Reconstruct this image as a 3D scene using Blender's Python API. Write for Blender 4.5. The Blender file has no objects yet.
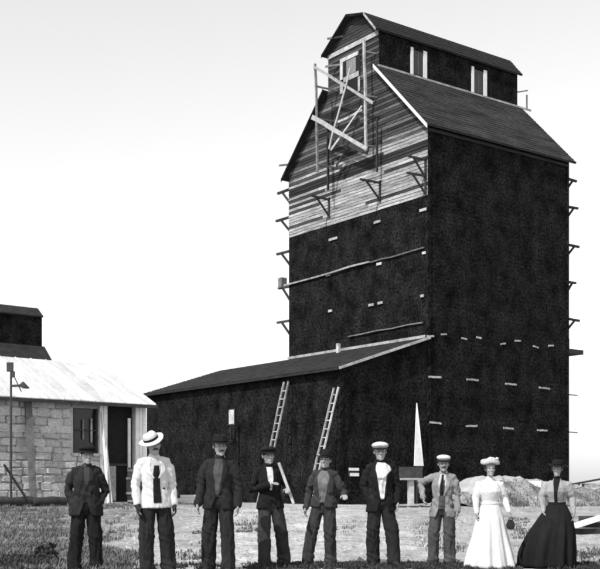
import bpy, bmesh, math, random
from mathutils import Vector, Matrix, noise
from mathutils.bvhtree import BVHTree
R = random.Random(7)
rad = math.radians
scene = bpy.context.scene
C = scene.collection
# ---------------------------------------------------------------- camera
F = 1110.0; HOR = 488.0; CAMZ = 1.25           # focal length / horizon row in photograph pixels
cam = bpy.data.cameras.new('camera'); camo = bpy.data.objects.new('camera', cam); C.objects.link(camo)
camo.location = (0, 0, CAMZ); camo.rotation_euler = (rad(90), 0, 0)
cam.sensor_width = 36; cam.lens = 36 * F / 600.0
cam.shift_y = (HOR - 284.5) / 600.0            # rising front, as on a view camera
cam.clip_start = .1; cam.clip_end = 9000
scene.camera = camo
# ---------------------------------------------------------------- sky, sun, exposure
SUN_AZ = Vector((-.62, -.785)).normalized(); SUN_EL = rad(47)
w = bpy.data.worlds.new('World'); scene.world = w; w.use_nodes = True
nt = w.node_tree; nt.nodes.clear()
sky = nt.nodes.new('ShaderNodeTexSky'); sky.sky_type = 'NISHITA'; sky.sun_disc = False
sky.sun_elevation = SUN_EL; sky.sun_rotation = math.atan2(SUN_AZ.x, SUN_AZ.y)
sky.dust_density = .6; sky.air_density = 2.0; sky.ozone_density = 1.0; sky.altitude = 300
# orthochromatic plate: the sky's blue and green light count
bw = nt.nodes.new('ShaderNodeSeparateColor'); bg = nt.nodes.new('ShaderNodeBackground'); wo = nt.nodes.new('ShaderNodeOutputWorld')
bg.inputs['Strength'].default_value = .128
nt.links.new(sky.outputs[0], bw.inputs[0]); avg = nt.nodes.new('ShaderNodeMix'); avg.data_type = 'FLOAT'; avg.inputs[0].default_value = .55; nt.links.new(bw.outputs['Green'], avg.inputs[2]); nt.links.new(bw.outputs['Blue'], avg.inputs[3]); nt.links.new(avg.outputs[0], bg.inputs[0]); nt.links.new(bg.outputs[0], wo.inputs[0])
sl = bpy.data.lights.new('sun', 'SUN'); sl.energy = 2.9; sl.angle = rad(.5); sl.color = (1, 1, 1)
so = bpy.data.objects.new('sun', sl); C.objects.link(so)
sdir = Vector((SUN_AZ.x * math.cos(SUN_EL), SUN_AZ.y * math.cos(SUN_EL), math.sin(SUN_EL)))
so.rotation_euler = sdir.to_track_quat('Z', 'Y').to_euler(); so.location = (-20, -20, 40)
vs = scene.view_settings
vs.view_transform = 'Standard'; vs.look = 'None'; vs.exposure = .68; vs.gamma = 1; vs.use_curve_mapping = False
scene.cycles.filter_width = 2.2
scene.render.resolution_x = 1024; scene.render.resolution_y = 971

# ---------------------------------------------------------------- helpers
def clamp(x, a=0., b=1.): return max(a, min(b, x))
def sstep(a, b, x):
    t = clamp((x - a) / (b - a)); return t * t * (3 - 2 * t)
def gz(x, y):
    """height of the ground"""
    z = .13 + .34 * sstep(19, 42, y) + .22 * sstep(-2.5, -6, x) * sstep(25, 38, y) * (1 - sstep(60, 75, y))
    z += .05 * (noise.noise(Vector((x * .35, y * .35, 3.1)))) * sstep(14, 20, y) * (1 - sstep(60, 90, y))
    z += (.035 * noise.noise(Vector((x * 1.3, y * 1.1, 8.))) + .02 * noise.noise(Vector((x * 2.9, y * 2.3, 1.)))) * sstep(16.3, 18, y) * (1 - sstep(50, 60, y))
    return z

def mat(name, base, rough=.85, var=.35, scale=6., stretch=(1, 1, 1), bump=.3, bscale=None, rnd=0., spec=.25, fine=.15, bdist=.02):
    """neutral procedural material: two noise octaves on the base value, optional per-object shade, bump"""
    m = bpy.data.materials.new(name); m.use_nodes = True
    n = m.node_tree.nodes; l = m.node_tree.links; n.clear()
    out = n.new('ShaderNodeOutputMaterial'); p = n.new('ShaderNodeBsdfPrincipled'); l.new(p.outputs[0], out.inputs[0])
    p.inputs['Roughness'].default_value = rough; p.inputs['Specular IOR Level'].default_value = spec
    tc = n.new('ShaderNodeTexCoord'); mp = n.new('ShaderNodeMapping'); l.new(tc.outputs['Object'], mp.inputs[0]); mp.inputs['Scale'].default_value = stretch
    if rnd:
        oi = n.new('ShaderNodeObjectInfo'); vm = n.new('ShaderNodeVectorMath'); vm.operation = 'ADD'
        ml = n.new('ShaderNodeMath'); ml.operation = 'MULTIPLY'; ml.inputs[1].default_value = 57.; l.new(oi.outputs['Random'], ml.inputs[0])
        l.new(tc.outputs['Object'], vm.inputs[0]); l.new(ml.outputs[0], vm.inputs[1]); l.new(vm.outputs[0], mp.inputs[0])
    a = n.new('ShaderNodeTexNoise'); a.inputs['Scale'].default_value = scale; a.inputs['Detail'].default_value = 6; a.inputs['Roughness'].default_value = .65
    b = n.new('ShaderNodeTexNoise'); b.inputs['Scale'].default_value = scale * 9; b.inputs['Detail'].default_value = 3
    l.new(mp.outputs[0], a.inputs[0]); l.new(mp.outputs[0], b.inputs[0])
    mr = n.new('ShaderNodeMapRange'); l.new(a.outputs[0], mr.inputs[0])
    mr.inputs[1].default_value = .3; mr.inputs[2].default_value = .7; mr.inputs[3].default_value = base * (1 - var); mr.inputs[4].default_value = base * (1 + var)
    m2 = n.new('ShaderNodeMapRange'); l.new(b.outputs[0], m2.inputs[0]); m2.inputs[1].default_value = .3; m2.inputs[2].default_value = .7
    m2.inputs[3].default_value = 1 - fine; m2.inputs[4].default_value = 1 + fine
    mu = n.new('ShaderNodeMath'); mu.operation = 'MULTIPLY'; l.new(mr.outputs[0], mu.inputs[0]); l.new(m2.outputs[0], mu.inputs[1]); last = mu
    if rnd:
        m3 = n.new('ShaderNodeMapRange'); l.new(oi.outputs['Random'], m3.inputs[0]); m3.inputs[3].default_value = 1 - rnd; m3.inputs[4].default_value = 1 + rnd
        m4 = n.new('ShaderNodeMath'); m4.operation = 'MULTIPLY'; l.new(last.outputs[0], m4.inputs[0]); l.new(m3.outputs[0], m4.inputs[1]); last = m4
    mn = n.new('ShaderNodeMath'); mn.operation = 'MINIMUM'; mn.inputs[1].default_value = .85; l.new(last.outputs[0], mn.inputs[0])
    l.new(mn.outputs[0], p.inputs['Base Color'])
    if bump:
        bp = n.new('ShaderNodeBump'); bp.inputs['Strength'].default_value = bump; bp.inputs['Distance'].default_value = bdist
        c = n.new('ShaderNodeTexNoise'); c.inputs['Scale'].default_value = bscale or scale * 4; c.inputs['Detail'].default_value = 5
        l.new(mp.outputs[0], c.inputs[0]); l.new(c.outputs[0], bp.inputs['Height']); l.new(bp.outputs[0], p.inputs['Normal'])
    return m

M = {}
M['dark_paint'] = mat('dark_paint', .0105, .95, .95, .8, (1.3, 1.3, 1.1), .5, 9, fine=1.0, spec=.06)
M['gable_board'] = mat('gable_board', .04, .85, .7, 1.1, (1, .5, 5), .3, 10, rnd=.5, fine=.45)
M['pale_board'] = mat('pale_board', .27, .85, .75, 1.1, (1, .5, 6), .3, 10, rnd=.2, fine=.45)
M['faded_board'] = mat('faded_board', .12, .85, .7, 1.1, (1, .6, 5), .3, 10, rnd=.4, fine=.45)
M['dark_board'] = mat('dark_board', .02, .85, .6, 1.1, (1, .35, 6), .3, 10, rnd=.4)
M['trim'] = mat('trim', .36, .85, .45, 2.5, (1, 1, 1), .2, rnd=.25, fine=.3)
M['white_trim'] = mat('white_trim', .72, .75, .12, 3, (1, 1, 1), .15)
M['raw_wood'] = mat('raw_wood', .36, .85, .3, 4, (1, 1, 1), .3, rnd=.25)
M['grey_wood'] = mat('grey_wood', .14, .9, .4, 4, (1, 1, 1), .3, rnd=.3)
M['dark_wood'] = mat('dark_wood', .035, .9, .4, 4, (1, 1, 1), .3, rnd=.3)
M['shingle'] = mat('shingle', .024, .9, .8, .8, (.6, 2, 2), .5, 9, fine=.6)
M['dark_shingle'] = mat('dark_shingle', .02, .9, .5, 1.5, (1, 1, 1), .5, 9)
M['pale_roof'] = mat('pale_roof', .52, .8, .25, 1.3, (3, .5, 1), .3, 20, rnd=.12)
M['stone'] = mat('stone', .5, .95, .35, 5, (1, 1, 1), 1.0, 14, rnd=.2, fine=.3, bdist=.04)
M['mortar'] = mat('mortar', .45, .95, .3, 6, (1, 1, 1), .6)
M['glass'] = mat('glass', .02, .12, .3, 2, bump=0, spec=.5)
M['black'] = mat('black', .012, .9, .3, 4)
M['soil'] = mat('soil', .4, .95, .3, 2, bump=.6)
M['iron'] = mat('iron', .03, .6, .3, 8, spec=.4)
# clothing / people
M['skin'] = mat('skin', .27, .55, .12, 14, bump=.15, spec=.35, fine=.08)
M['hair'] = mat('hair', .03, .6, .4, 40, (1, 1, .2), .4)
M['grey_hair'] = mat('grey_hair', .3, .6, .4, 40, (1, 1, .2), .4)
M['eye'] = mat('eye', .05, .5, .1, 10, bump=0, spec=.2)
def cloth(n, b, v=.15, f=.12): M[n] = mat(n, b, .95, v, 7, (1, 1, .4), .6, 30, spec=.1, fine=f, bdist=.012)
cloth('black_cloth', .012, .25, .15); cloth('dark_cloth', .02, .25, .15); cloth('charcoal_cloth', .036, .25, .15); cloth('grey_cloth', .2, .25); cloth('mid_cloth', .065, .2)
cloth('pale_cloth', .4, .2); cloth('white_cloth', .54, .06, .05); cloth('dress_cloth', .56, .03, .03); cloth('straw', .5, .2); cloth('blouse_cloth', .27, .25); cloth('leather', .025, .3); cloth('mottled_cloth', .12, .6)

def tag(o, label=None, cat=None, group=None, kind=None):
    if label: o['label'] = label
    if cat: o['category'] = cat
    if group: o['group'] = group
    if kind: o['kind'] = kind
    return o
def empty(name, loc=(0, 0, 0), rz=0., parent=None):
    o = bpy.data.objects.new(name, None); o.empty_display_size = .2; C.objects.link(o)
    o.location = loc; o.rotation_euler = (0, 0, rz); o.parent = parent; return o
def link(name, me, parent=None, loc=None):
    o = bpy.data.objects.new(name, me); C.objects.link(o); o.parent = parent
    if loc is not None: o.location = loc
    return o

class MB:
    def __init__(s): s.v = []; s.f = []
    def add(s, vs, fs):
        b = len(s.v); s.v += [tuple(v) for v in vs]; s.f += [tuple(b + i for i in f) for f in fs]; return s
    def box(s, c, size, rot=None):
        x, y, z = (q / 2 for q in size); c = Vector(c)
        P = [Vector((i, j, k)) for k in (-z, z) for j in (-y, y) for i in (-x, x)]
        if rot is not None: P = [rot @ p for p in P]
        return s.add([c + p for p in P], [(0, 2, 3, 1), (4, 5, 7, 6), (0, 1, 5, 4), (2, 6, 7, 3), (0, 4, 6, 2), (1, 3, 7, 5)])
    def span(s, a, b):
        return s.box([(p + q) / 2 for p, q in zip(a, b)], [abs(q - p) for p, q in zip(a, b)])
    def bar(s, a, b, wd, th, up=(0, 0, 1)):
        a = Vector(a); b = Vector(b); d = (b - a); L = d.length; d.normalize(); up = Vector(up)
        if abs(d.dot(up)) > .98: up = Vector((1, 0, 0))
        sd = d.cross(up).normalized(); u2 = sd.cross(d)
        return s.box((a + b) / 2, (L, wd, th), Matrix((d, sd, u2)).transposed())
    def rough(s, a, b, wd, th, up=(0, 0, 1), bow=.03):
        """rough-sawn bar: a few slightly crooked lengths"""
        a = Vector(a); b = Vector(b); n = 5; P = [a.lerp(b, i / n) + Vector((R.uniform(-1, 1), R.uniform(-1, 1), R.uniform(-1, 1))) * bow * (1 if 0 < i < n else .2) for i in range(n + 1)]
        d = (b - a).normalized(); up = Vector(up)
        if abs(d.dot(up)) > .98: up = Vector((1, 0, 0))
        sd = d.cross(up).normalized(); u2 = sd.cross(d); V = []; fs = []
        for p in P:
            w1, t1 = wd * R.uniform(.85, 1.15) / 2, th * R.uniform(.85, 1.15) / 2
            V += [p - sd * w1 - u2 * t1, p + sd * w1 - u2 * t1, p + sd * w1 + u2 * t1, p - sd * w1 + u2 * t1]
        for i in range(n):
            for k in range(4): fs.append((i * 4 + k, i * 4 + (k + 1) % 4, i * 4 + 4 + (k + 1) % 4, i * 4 + 4 + k))
        fs += [(3, 2, 1, 0), (n * 4, n * 4 + 1, n * 4 + 2, n * 4 + 3)]
        return s.add(V, fs)
    def prism(s, poly, ext):
        """poly: planar 3D points, ext: extrusion vector"""
        n = len(poly); e = Vector(ext); P = [Vector(p) for p in poly]
        fs = [tuple(range(n))[::-1], tuple(range(n, 2 * n))] + [(i, (i + 1) % n, n + (i + 1) % n, n + i) for i in range(n)]
        return s.add(P + [p + e for p in P], fs)
    def tube(s, pts, rads, n=12, ref=None, flat=False):
        pts = [Vector(p) for p in pts]; m = len(pts); base = len(s.v)
        rads = [(r, r) if not isinstance(r, (tuple, list)) else r for r in rads]
        rings = []
        for i, p in enumerate(pts):
            t = (pts[min(i + 1, m - 1)] - pts[max(i - 1, 0)]).normalized()
            rf = Vector(ref) if ref else (Vector((1, 0, 0)) if abs(t.x) < .75 else Vector((0, 1, 0)))
            a = (rf - t * rf.dot(t)).normalized(); b = t.cross(a)
            rings.append((p, t, a, b, rads[i]))
        def ring(p, a, b, r, k=1.):
            return [p + a * (math.cos(q * 2 * math.pi / n) * r[0] * k) + b * (math.sin(q * 2 * math.pi / n) * r[1] * k) for q in range(n)]
        V = []; p, t, a, b, r = rings[0]; c = min(r)
        V += ring(p, a, b, r, .98) if flat else ring(p - t * c * .55, a, b, r, .75)
        for p, t, a, b, r in rings: V += ring(p, a, b, r)
        p, t, a, b, r = rings[-1]; c2 = min(r); V += ring(p + t * c2 * .55, a, b, r, .75)
        k = m + 2; fs = []
        for i in range(k - 1):
            for q in range(n):
                fs.append((i * n + q, i * n + (q + 1) % n, (i + 1) * n + (q + 1) % n, (i + 1) * n + q))
        V.append(rings[0][0] - (0 if flat else 1) * rings[0][1] * c * .85); V.append(rings[-1][0] + rings[-1][1] * c2 * .85)
        for q in range(n):
            fs.append((k * n, (q + 1) % n, q)); fs.append((k * n + 1, (k - 1) * n + q, (k - 1) * n + (q + 1) % n))
        return s.add(V, fs)
    def ell(s, c, r, n=14, m=9, rot=None):
        c = Vector(c); V = []; fs = []
        for i in range(1, m):
            ph = math.pi * i / m
            for q in range(n):
                th = 2 * math.pi * q / n
                V.append(Vector((r[0] * math.sin(ph) * math.cos(th), r[1] * math.sin(ph) * math.sin(th), r[2] * math.cos(ph))))
        V += [Vector((0, 0, r[2])), Vector((0, 0, -r[2]))]
        for i in range(m - 2):
            for q in range(n): fs.append((i * n + q, (i + 1) * n + q, (i + 1) * n + (q + 1) % n, i * n + (q + 1) % n))
        T = (m - 1) * n
        for q in range(n): fs.append((T, q, (q + 1) % n)); fs.append((T + 1, (m - 2) * n + (q + 1) % n, (m - 2) * n + q))
        if rot is not None: V = [rot @ p for p in V]
        return s.add([c + p for p in V], fs)
    def lathe(s, prof, sx=1., sy=1., n=24, fn=None):
        """prof: (r, z) from bottom to top; fn(theta, z, r) -> r"""
        V = []; fs = []
        for r, z in prof:
            for q in range(n):
                th = 2 * math.pi * q / n; rr = fn(th, z, r) if fn else r
                V.append((rr * sx * math.cos(th), rr * sy * math.sin(th), z))
        k = len(prof)
        for i in range(k - 1):
            for q in range(n): fs.append((i * n + q, i * n + (q + 1) % n, (i + 1) * n + (q + 1) % n, (i + 1) * n + q))
        fs.append(tuple(range(n))[::-1]); fs.append(tuple(range((k - 1) * n, k * n)))
        return s.add(V, fs)
    def xf(s, mtx): s.v = [tuple(mtx @ Vector(v)) for v in s.v]; return s
    def mesh(s, name, m=None, smooth=False):
        me = bpy.data.meshes.new(name); me.from_pydata(s.v, [], s.f)
        if m: me.materials.append(M[m])
        if smooth: me.polygons.foreach_set('use_smooth', [True] * len(me.polygons))
        me.update(); return me
    def build(s, name, m, parent=None, smooth=False, loc=None): return link(name, s.mesh(name, m, smooth), parent, loc)

def px(u, v, d): return Vector(((u - 300) / F * d, d, CAMZ + (HOR - v) / F * d))
def along(o, d, u):
    """distance along a plan line at which it crosses photograph column u"""
    k = (u - 300) / F; return (k * o[1] - o[0]) / (d[0] - k * d[1])

# ================================================================= GROUND
def ground_mat():
    m = bpy.data.materials.new('ground'); m.use_nodes = True
    n = m.node_tree.nodes; l = m.node_tree.links; p = n['Principled BSDF']; p.inputs['Roughness'].default_value = .95; p.inputs['Specular IOR Level'].default_value = .1
    tc = n.new('ShaderNodeTexCoord')
    def nz(scale, det=6, sc=(1, 1, 1), rough=.6):
        mp = n.new('ShaderNodeMapping'); mp.inputs['Scale'].default_value = sc; l.new(tc.outputs['Object'], mp.inputs[0])
        t = n.new('ShaderNodeTexNoise'); t.inputs['Scale'].default_value = scale; t.inputs['Detail'].default_value = det; t.inputs['Roughness'].default_value = rough
        l.new(mp.outputs[0], t.inputs[0]); return t.outputs[0]
    def mrange(src, a, b, c, d):
        r = n.new('ShaderNodeMapRange'); l.new(src, r.inputs[0])
        for i, q in enumerate((a, b, c, d)): r.inputs[i + 1].default_value = q
        return r.outputs[0]
    def mm(op, a, b):
        q = n.new('ShaderNodeMath'); q.operation = op
        for i, x in enumerate((a, b)):
            if isinstance(x, (int, float)): q.inputs[i].default_value = x
            else: l.new(x, q.inputs[i])
        return q.outputs[0]
    sep = n.new('ShaderNodeSeparateXYZ'); l.new(tc.outputs['Object'], sep.inputs[0])
    # grassy ground to the west of the trodden yard: edge wobbles with noise
    edge = mm('ADD', sep.outputs[0], mm('MULTIPLY', mm('SUBTRACT', nz(.35), .5), 5.))
    west = mrange(edge, -1.6, -5.6, 0, 1)
    dirt = mrange(nz(1.1, 9, (1, .5, 1), .78), .34, .64, .2, .62)
    speck = mm('MULTIPLY', mrange(nz(9, 5, (1, .5, 1), .7), .36, .5, .45, 1), mrange(nz(2.2, 6, (1, .4, 1), .75), .3, .5, .7, 1))
    dirt = mm('MULTIPLY', dirt, speck)
    grass = mm('MULTIPLY', mrange(nz(2.4, 8, (1, .6, 1), .75), .32, .68, .06, .33), mrange(nz(14, 4, (1, .5, 1)), .3, .7, .5, 1.4))
    east = mrange(mm('ADD', sep.outputs[0], mm('MULTIPLY', mm('SUBTRACT', nz(.5), .5), 4.)), 1.6, 3.2, 0, .42)
    mx = n.new('ShaderNodeMix'); mx.data_type = 'FLOAT'
    l.new(mm('MAXIMUM', west, east), mx.inputs[0]); l.new(dirt, mx.inputs[2]); l.new(grass, mx.inputs[3])
    l.new(mx.outputs[0], p.inputs['Base Color'])
    bp = n.new('ShaderNodeBump'); bp.inputs['Strength'].default_value = .8; bp.inputs['Distance'].default_value = .06
    l.new(nz(5, 8, (1, 1, 1), .7), bp.inputs['Height']); l.new(bp.outputs[0], p.inputs['Normal'])
    return m
M['ground'] = ground_mat()
def axis(lo, hi, st, far):
    a = []; x = lo
    while x <= hi + 1e-6: a.append(x); x += st
    q = st
    x = hi
    while x < far: q *= 1.35; x += q; a.append(x)
    q = st; x = lo; b = []
    while x > -far: q *= 1.35; x -= q; b.append(x)
    return b[::-1] + a
xs = axis(-22, 26, .4, 4000); ys = axis(6, 80, .4, 5000)
V = [(x, y, gz(x, y)) for y in ys for x in xs]; nx = len(xs)
Fc = [(j * nx + i, j * nx + i + 1, (j + 1) * nx + i + 1, (j + 1) * nx + i) for j in range(len(ys) - 1) for i in range(nx - 1)]
me = bpy.data.meshes.new('ground'); me.from_pydata(V, [], Fc); me.materials.append(M['ground']); me.polygons.foreach_set('use_smooth', [True] * len(me.polygons))
tag(link('ground', me), kind='structure')

# ================================================================= ELEVATOR
D1 = Vector((-.595, .804)); D2 = Vector((.804, .595)); TH = math.atan2(.595, .804)
EO = Vector((6.4, 55.5)); EB = .44
L, W = 10.6, 11.84
def z(a): return a - EB                                     # absolute height -> elevator's own frame
EAV, CY0, CY1, CZ0, CZ1, CZR = z(19.55), 3.75, 8.09, z(23.4), z(25.45), z(26.85)
PKY, BKY, BKZ = 6.1, 4.62, z(26.45)                       # cupola roof: peak and the break in its near slope
el = empty('grain_elevator', (EO.x, EO.y, EB), TH)
tag(el, 'tall dark wooden grain elevator with roof cupola and scaffold brackets', 'grain elevator')
LB0, LB1 = z(15.9), z(18.9)                                   # band of unpainted boards
def siding(mb, p0, ax, nrm, length, z0, z1, h=.2, proud=.009, lim=None):
    """lap boards: each course leans out to its lower edge"""
    p0 = Vector(p0); ax = Vector(ax); nrm = Vector(nrm); c = z0; up = Vector((0, 0, 1))
    while c < z1 - .01:
        t = min(c + h, z1); a, b = (0, length) if lim is None else lim(c, t)
        q = proud * R.uniform(.8, 1.2)
        A = p0 + ax * a + up * c; B = p0 + ax * b + up * c; A2 = p0 + ax * a + up * t; B2 = p0 + ax * b + up * t
        mb.add([A, B, A + nrm * q, B + nrm * q, B2 + nrm * .004, A2 + nrm * .004, B2, A2],
               [(0, 1, 3, 2), (2, 3, 4, 5), (0, 2, 5, 7), (1, 6, 4, 3)])
        c = t
# core volume
mb = MB(); sec = [(0, -.6), (W, -.6), (W, EAV), (CY1, CZ0), (CY1, CZ1), (PKY, CZR), (BKY, BKZ), (CY0, CZ1), (CY0, CZ0), (0, EAV)]
mb.prism([(0, y, q) for y, q in sec], (L, 0, 0)); mb.build('wall', 'dark_paint', el)
mb = MB(); siding(mb, (0, 0, 0), (1, 0, 0), (0, -1, 0), L, 0, EAV); o = mb.build('side_siding', 'dark_paint', el); tag(o, kind='stuff')
mb = MB(); siding(mb, (0, 0, 0), (0, 1, 0), (-1, 0, 0), W, 0, LB0); o = mb.build('front_siding', 'dark_paint', el); tag(o, kind='stuff')
mb = MB(); siding(mb, (0, CY0, CZ0), (1, 0, 0), (0, -1, 0), L, 0, CZ1 - CZ0); o = mb.build('cupola_siding', 'dark_paint', el); tag(o, kind='stuff')
# individual boards of the light band and of the gable
def ylim(q):
    if q <= EAV: return 0, W
    if q <= CZ0: t = (q - EAV) / (CZ0 - EAV); return CY0 * t, W - (W - CY1) * t
    if q <= CZ1: return CY0, CY1
    t = (q - CZ1) / (CZR - CZ1); f = (q - CZ1) / (BKZ - CZ1); lo = CY0 + (BKY - CY0) * f if f < 1 else BKY + (PKY - BKY) * (q - BKZ) / (CZR - BKZ); return lo, CY1 - (CY1 - PKY) * t
c = LB0; h = .165; row = 0
while c < CZR - .05:
    t = min(c + h - .012, CZR - .03); a0, b0 = ylim(c + .002); a1, b1 = ylim(t)
    n = max(1, round((b0 - a0) / 4.2)); cuts = [a0] + sorted(a0 + (b0 - a0) * (i + R.uniform(-.28, .28)) / n for i in range(1, n)) + [b0]
    for i in range(n):
        ya, yb = cuts[i] + (.006 if i else 0), cuts[i + 1] - (.006 if i < n - 1 else 0)
        ta, tb = (a1 if i == 0 else ya), (b1 if i == n - 1 else yb)
        if tb - ta < .05: continue
        pr = .028 * R.uniform(.7, 1.4); dz = R.uniform(-.008, .008)
        za = c + EB
        if za < 18.15: mt = 'pale_board' if R.random() < .93 else 'gable_board'
        elif za < 18.62: mt = 'dark_board'
        elif za < 19.1: mt = 'pale_board' if R.random() < .75 else 'gable_board'
        elif za < 23.4: mt = 'faded_board' if R.random() < .22 else ('gable_board' if R.random() < .75 else 'dark_board')
        elif za < 25.3: mt = 'gable_board' if R.random() < .8 else 'dark_board'
        else: mt = 'gable_board'
        b = MB().add([(-.002, ya, c), (-.002, yb, c), (-pr, ya, c + dz), (-pr, yb, c + dz), (-.01, tb, t), (-.01, ta, t), (-.002, tb, t), (-.002, ta, t)],
                     [(0, 1, 3, 2), (2, 3, 4, 5), (0, 2, 5, 7), (1, 6, 4, 3), (7, 5, 4, 6)])
        b.build('board', mt, el)
    c += h; row += 1
# corner boards
mb = MB().span((-.06, -.06, 0), (.14, -.032, EAV)).span((-.06, -.03, 0), (-.034, .12, LB0)); mb.build('corner_board', 'dark_paint', el)
MB().span((L - .14, -.06, 0), (L + .03, -.032, EAV)).build('corner_board', 'dark_paint', el)
# main roof, two slopes, shingled
def slope(name, ya, za, yb, zb, x0, x1, mt, th=.09, courses=True, m2='shingle'):
    """roof slope from eave (ya,za) to top (yb,zb)"""
    d = Vector((0, yb - ya, zb - za)); Ln = d.length; d.normalize(); nrm = Vector((0, -d.z, d.y)) if d.y > 0 else Vector((0, d.z, -d.y))
    o0 = Vector((0, ya, za)); b = MB()
    b.prism([Vector((x0, 0, 0)) + o0 + nrm * q + d * s for s, q in ((0, .005), (Ln, .005), (Ln, th), (0, th))], (x1 - x0, 0, 0))
    rf = b.build(name, mt, el)
    if courses:
        sh = MB(); k = 0; s = 0.; st = .28
        while s < Ln - .05:
            e = min(s + st + .05, Ln); x = x0 + .02 - R.random() * .3
            while x < x1:
                wdt = R.uniform(.25, .6); xa = max(x + .01, x0); xb = min(x + wdt, x1)
                if xb - xa > .03:
                    u = R.uniform(-.025, .02); lift = R.uniform(.02, .034)
                    P = [Vector((xx, 0, 0)) + o0 + d * (ss) + nrm * (th + q) for xx, ss, q in ((xa, s + u, .002), (xb, s + u, .002), (xb, s + u, lift), (xa, s + u, lift), (xb, e, .006), (xa, e, .006))]
                    sh.add(P, [(0, 1, 2, 3), (3, 2, 4, 5)])
                x += wdt
            s += st; k += 1
        so_ = sh.build('shingles', m2, rf); tag(so_, kind='stuff')
    return rf
slp = (CZ0 - EAV) / CY0; ov = .28
slope('roof', -ov, EAV - ov * slp, CY0 - .01, CZ0 - .01, -.32, L + .3, 'dark_wood')
slp2 = (CZ0 - EAV) / (W - CY1)
slope('roof', W + ov, EAV - ov * slp2, CY1 + .01, CZ0 - .01, -.32, L + .3, 'dark_wood', courses=False)
s3 = (BKZ - CZ1) / (BKY - CY0); s4 = (CZR - CZ1) / (CY1 - PKY)
slope('cupola_roof', CY0 - .12, CZ1 - .12 * s3, BKY, BKZ, -.3, L + .25, 'dark_wood', m2='black')
slope('cupola_roof', BKY - .02, BKZ - .005, PKY, CZR, -.3, L + .25, 'dark_wood', courses=False)
slope('cupola_roof', CY1 + .2, CZ1 - .2 * s4, PKY, CZR, -.3, L + .25, 'dark_wood', courses=False)
# rake boards and trim
def rake(ya, za, yb, zb, mt, x=-.36, wd=.2, nm='rake_board'):
    b = MB(); b.prism([(x, ya, za + .09), (x, yb, zb + .09), (x, yb, zb + .09 - wd), (x, ya, za + .09 - wd)], (-.035, 0, 0)); return b.build(nm, mt, el)
rake(-ov - .05, EAV - (ov + .05) * slp, CY0 + .05, CZ0 + .05 * slp, 'white_trim', wd=.19)
rake(W + ov, EAV - ov * slp2, CY1, CZ0, 'dark_paint')
rake(CY0 - .12, CZ1 - .12 * s3, BKY, BKZ, 'trim', x=-.34, wd=.14); rake(BKY, BKZ, PKY, CZR, 'dark_paint', x=-.34, wd=.14); rake(CY1 + .2, CZ1 - .2 * s4, PKY, CZR, 'dark_paint', x=-.34, wd=.16)
MB().span((-.075, CY0 + .02, CZ1 - .32), (-.04, CY1 - .02, CZ1 - .08)).build('frieze_board', 'trim', el)
b = MB(); b.span((-.1, CY0 - .09, CZ0 + .04), (L + 1.1, CY0 - .034, CZ0 + .15)); b.build('flashing_board', 'trim', el)
MB().span((-.05, -.09, EAV - .45), (L, -.04, EAV - .3)).build('eave_board', 'dark_board', el)
# cupola side windows: dark panes between white jambs
for t0, t1 in ((2.19, 3.36), (6.8, 8.0)):
    wd = empty('window', (0, 0, 0), 0, el)
    MB().span((t0 + .12, CY0 - .05, z(23.62)), (t1 - .12, CY0 - .03, z(24.95))).build('pane', 'glass', wd)
    for ta, tb in ((t0, t0 + .17), (t1 - .26, t1)):
        MB().span((ta, CY0 - .085, z(23.55)), (tb, CY0 - .03, z(25.0))).build('jamb', 'white_trim', wd)
    MB().span((t0 + .17, CY0 - .07, z(24.9)), (t1 - .26, CY0 - .03, z(24.98))).build('head', 'dark_paint', wd)
    MB().span(((t0 + t1) / 2 - .06, CY0 - .062, z(23.62)), ((t0 + t1) / 2 - .02, CY0 - .052, z(24.9))).build('mullion', 'grey_wood', wd)
# cupola front window
wd = empty('window', (0, 0, 0), 0, el)
y0, y1 = 5.25, 6.75
MB().span((-.055, y0, z(22.55)), (-.036, y1, z(24.75))).build('pane', 'black', wd)
MB().span((-.09, y1 - .02, z(23.65)), (-.04, y1 + .2, z(24.8))).build('jamb', 'raw_wood', wd)
MB().span((-.09, y1 - .05, z(22.9)), (-.04, y1 + .2, z(23.45))).build('jamb', 'raw_wood', wd)
MB().span((-.08, y0 + .15, z(24.6)), (-.04, y1, z(24.8))).build('head', 'trim', wd)
MB().span((-.085, y0 + .1, z(23.45)), (-.058, y1 - .1, z(23.72))).build('rail', 'trim', wd)
MB().span((-.075, y0 + .35, z(23.75)), (-.058, y1 - .35, z(24.55))).build('sash', 'grey_cloth', wd)
MB().span((-.08, y0, z(22.6)), (-.058, y0 + .16, z(23.4))).build('jamb', 'trim', wd)
# horizontal ledger on the front
MB().rough((-.1, 4.4, z(13.27)), (-.1, W + .35, z(13.15)), .09, .09).build('ledger', 'trim', el)
MB().rough((-.09, .2, z(13.3)), (-.09, 4.3, z(13.22)), .07, .06).build('ledger', 'grey_wood', el)
MB().rough((-.09, .3, z(9.55)), (-.09, 6.2, z(9.5)), .06, .06).build('ledger', 'grey_wood', el)
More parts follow.
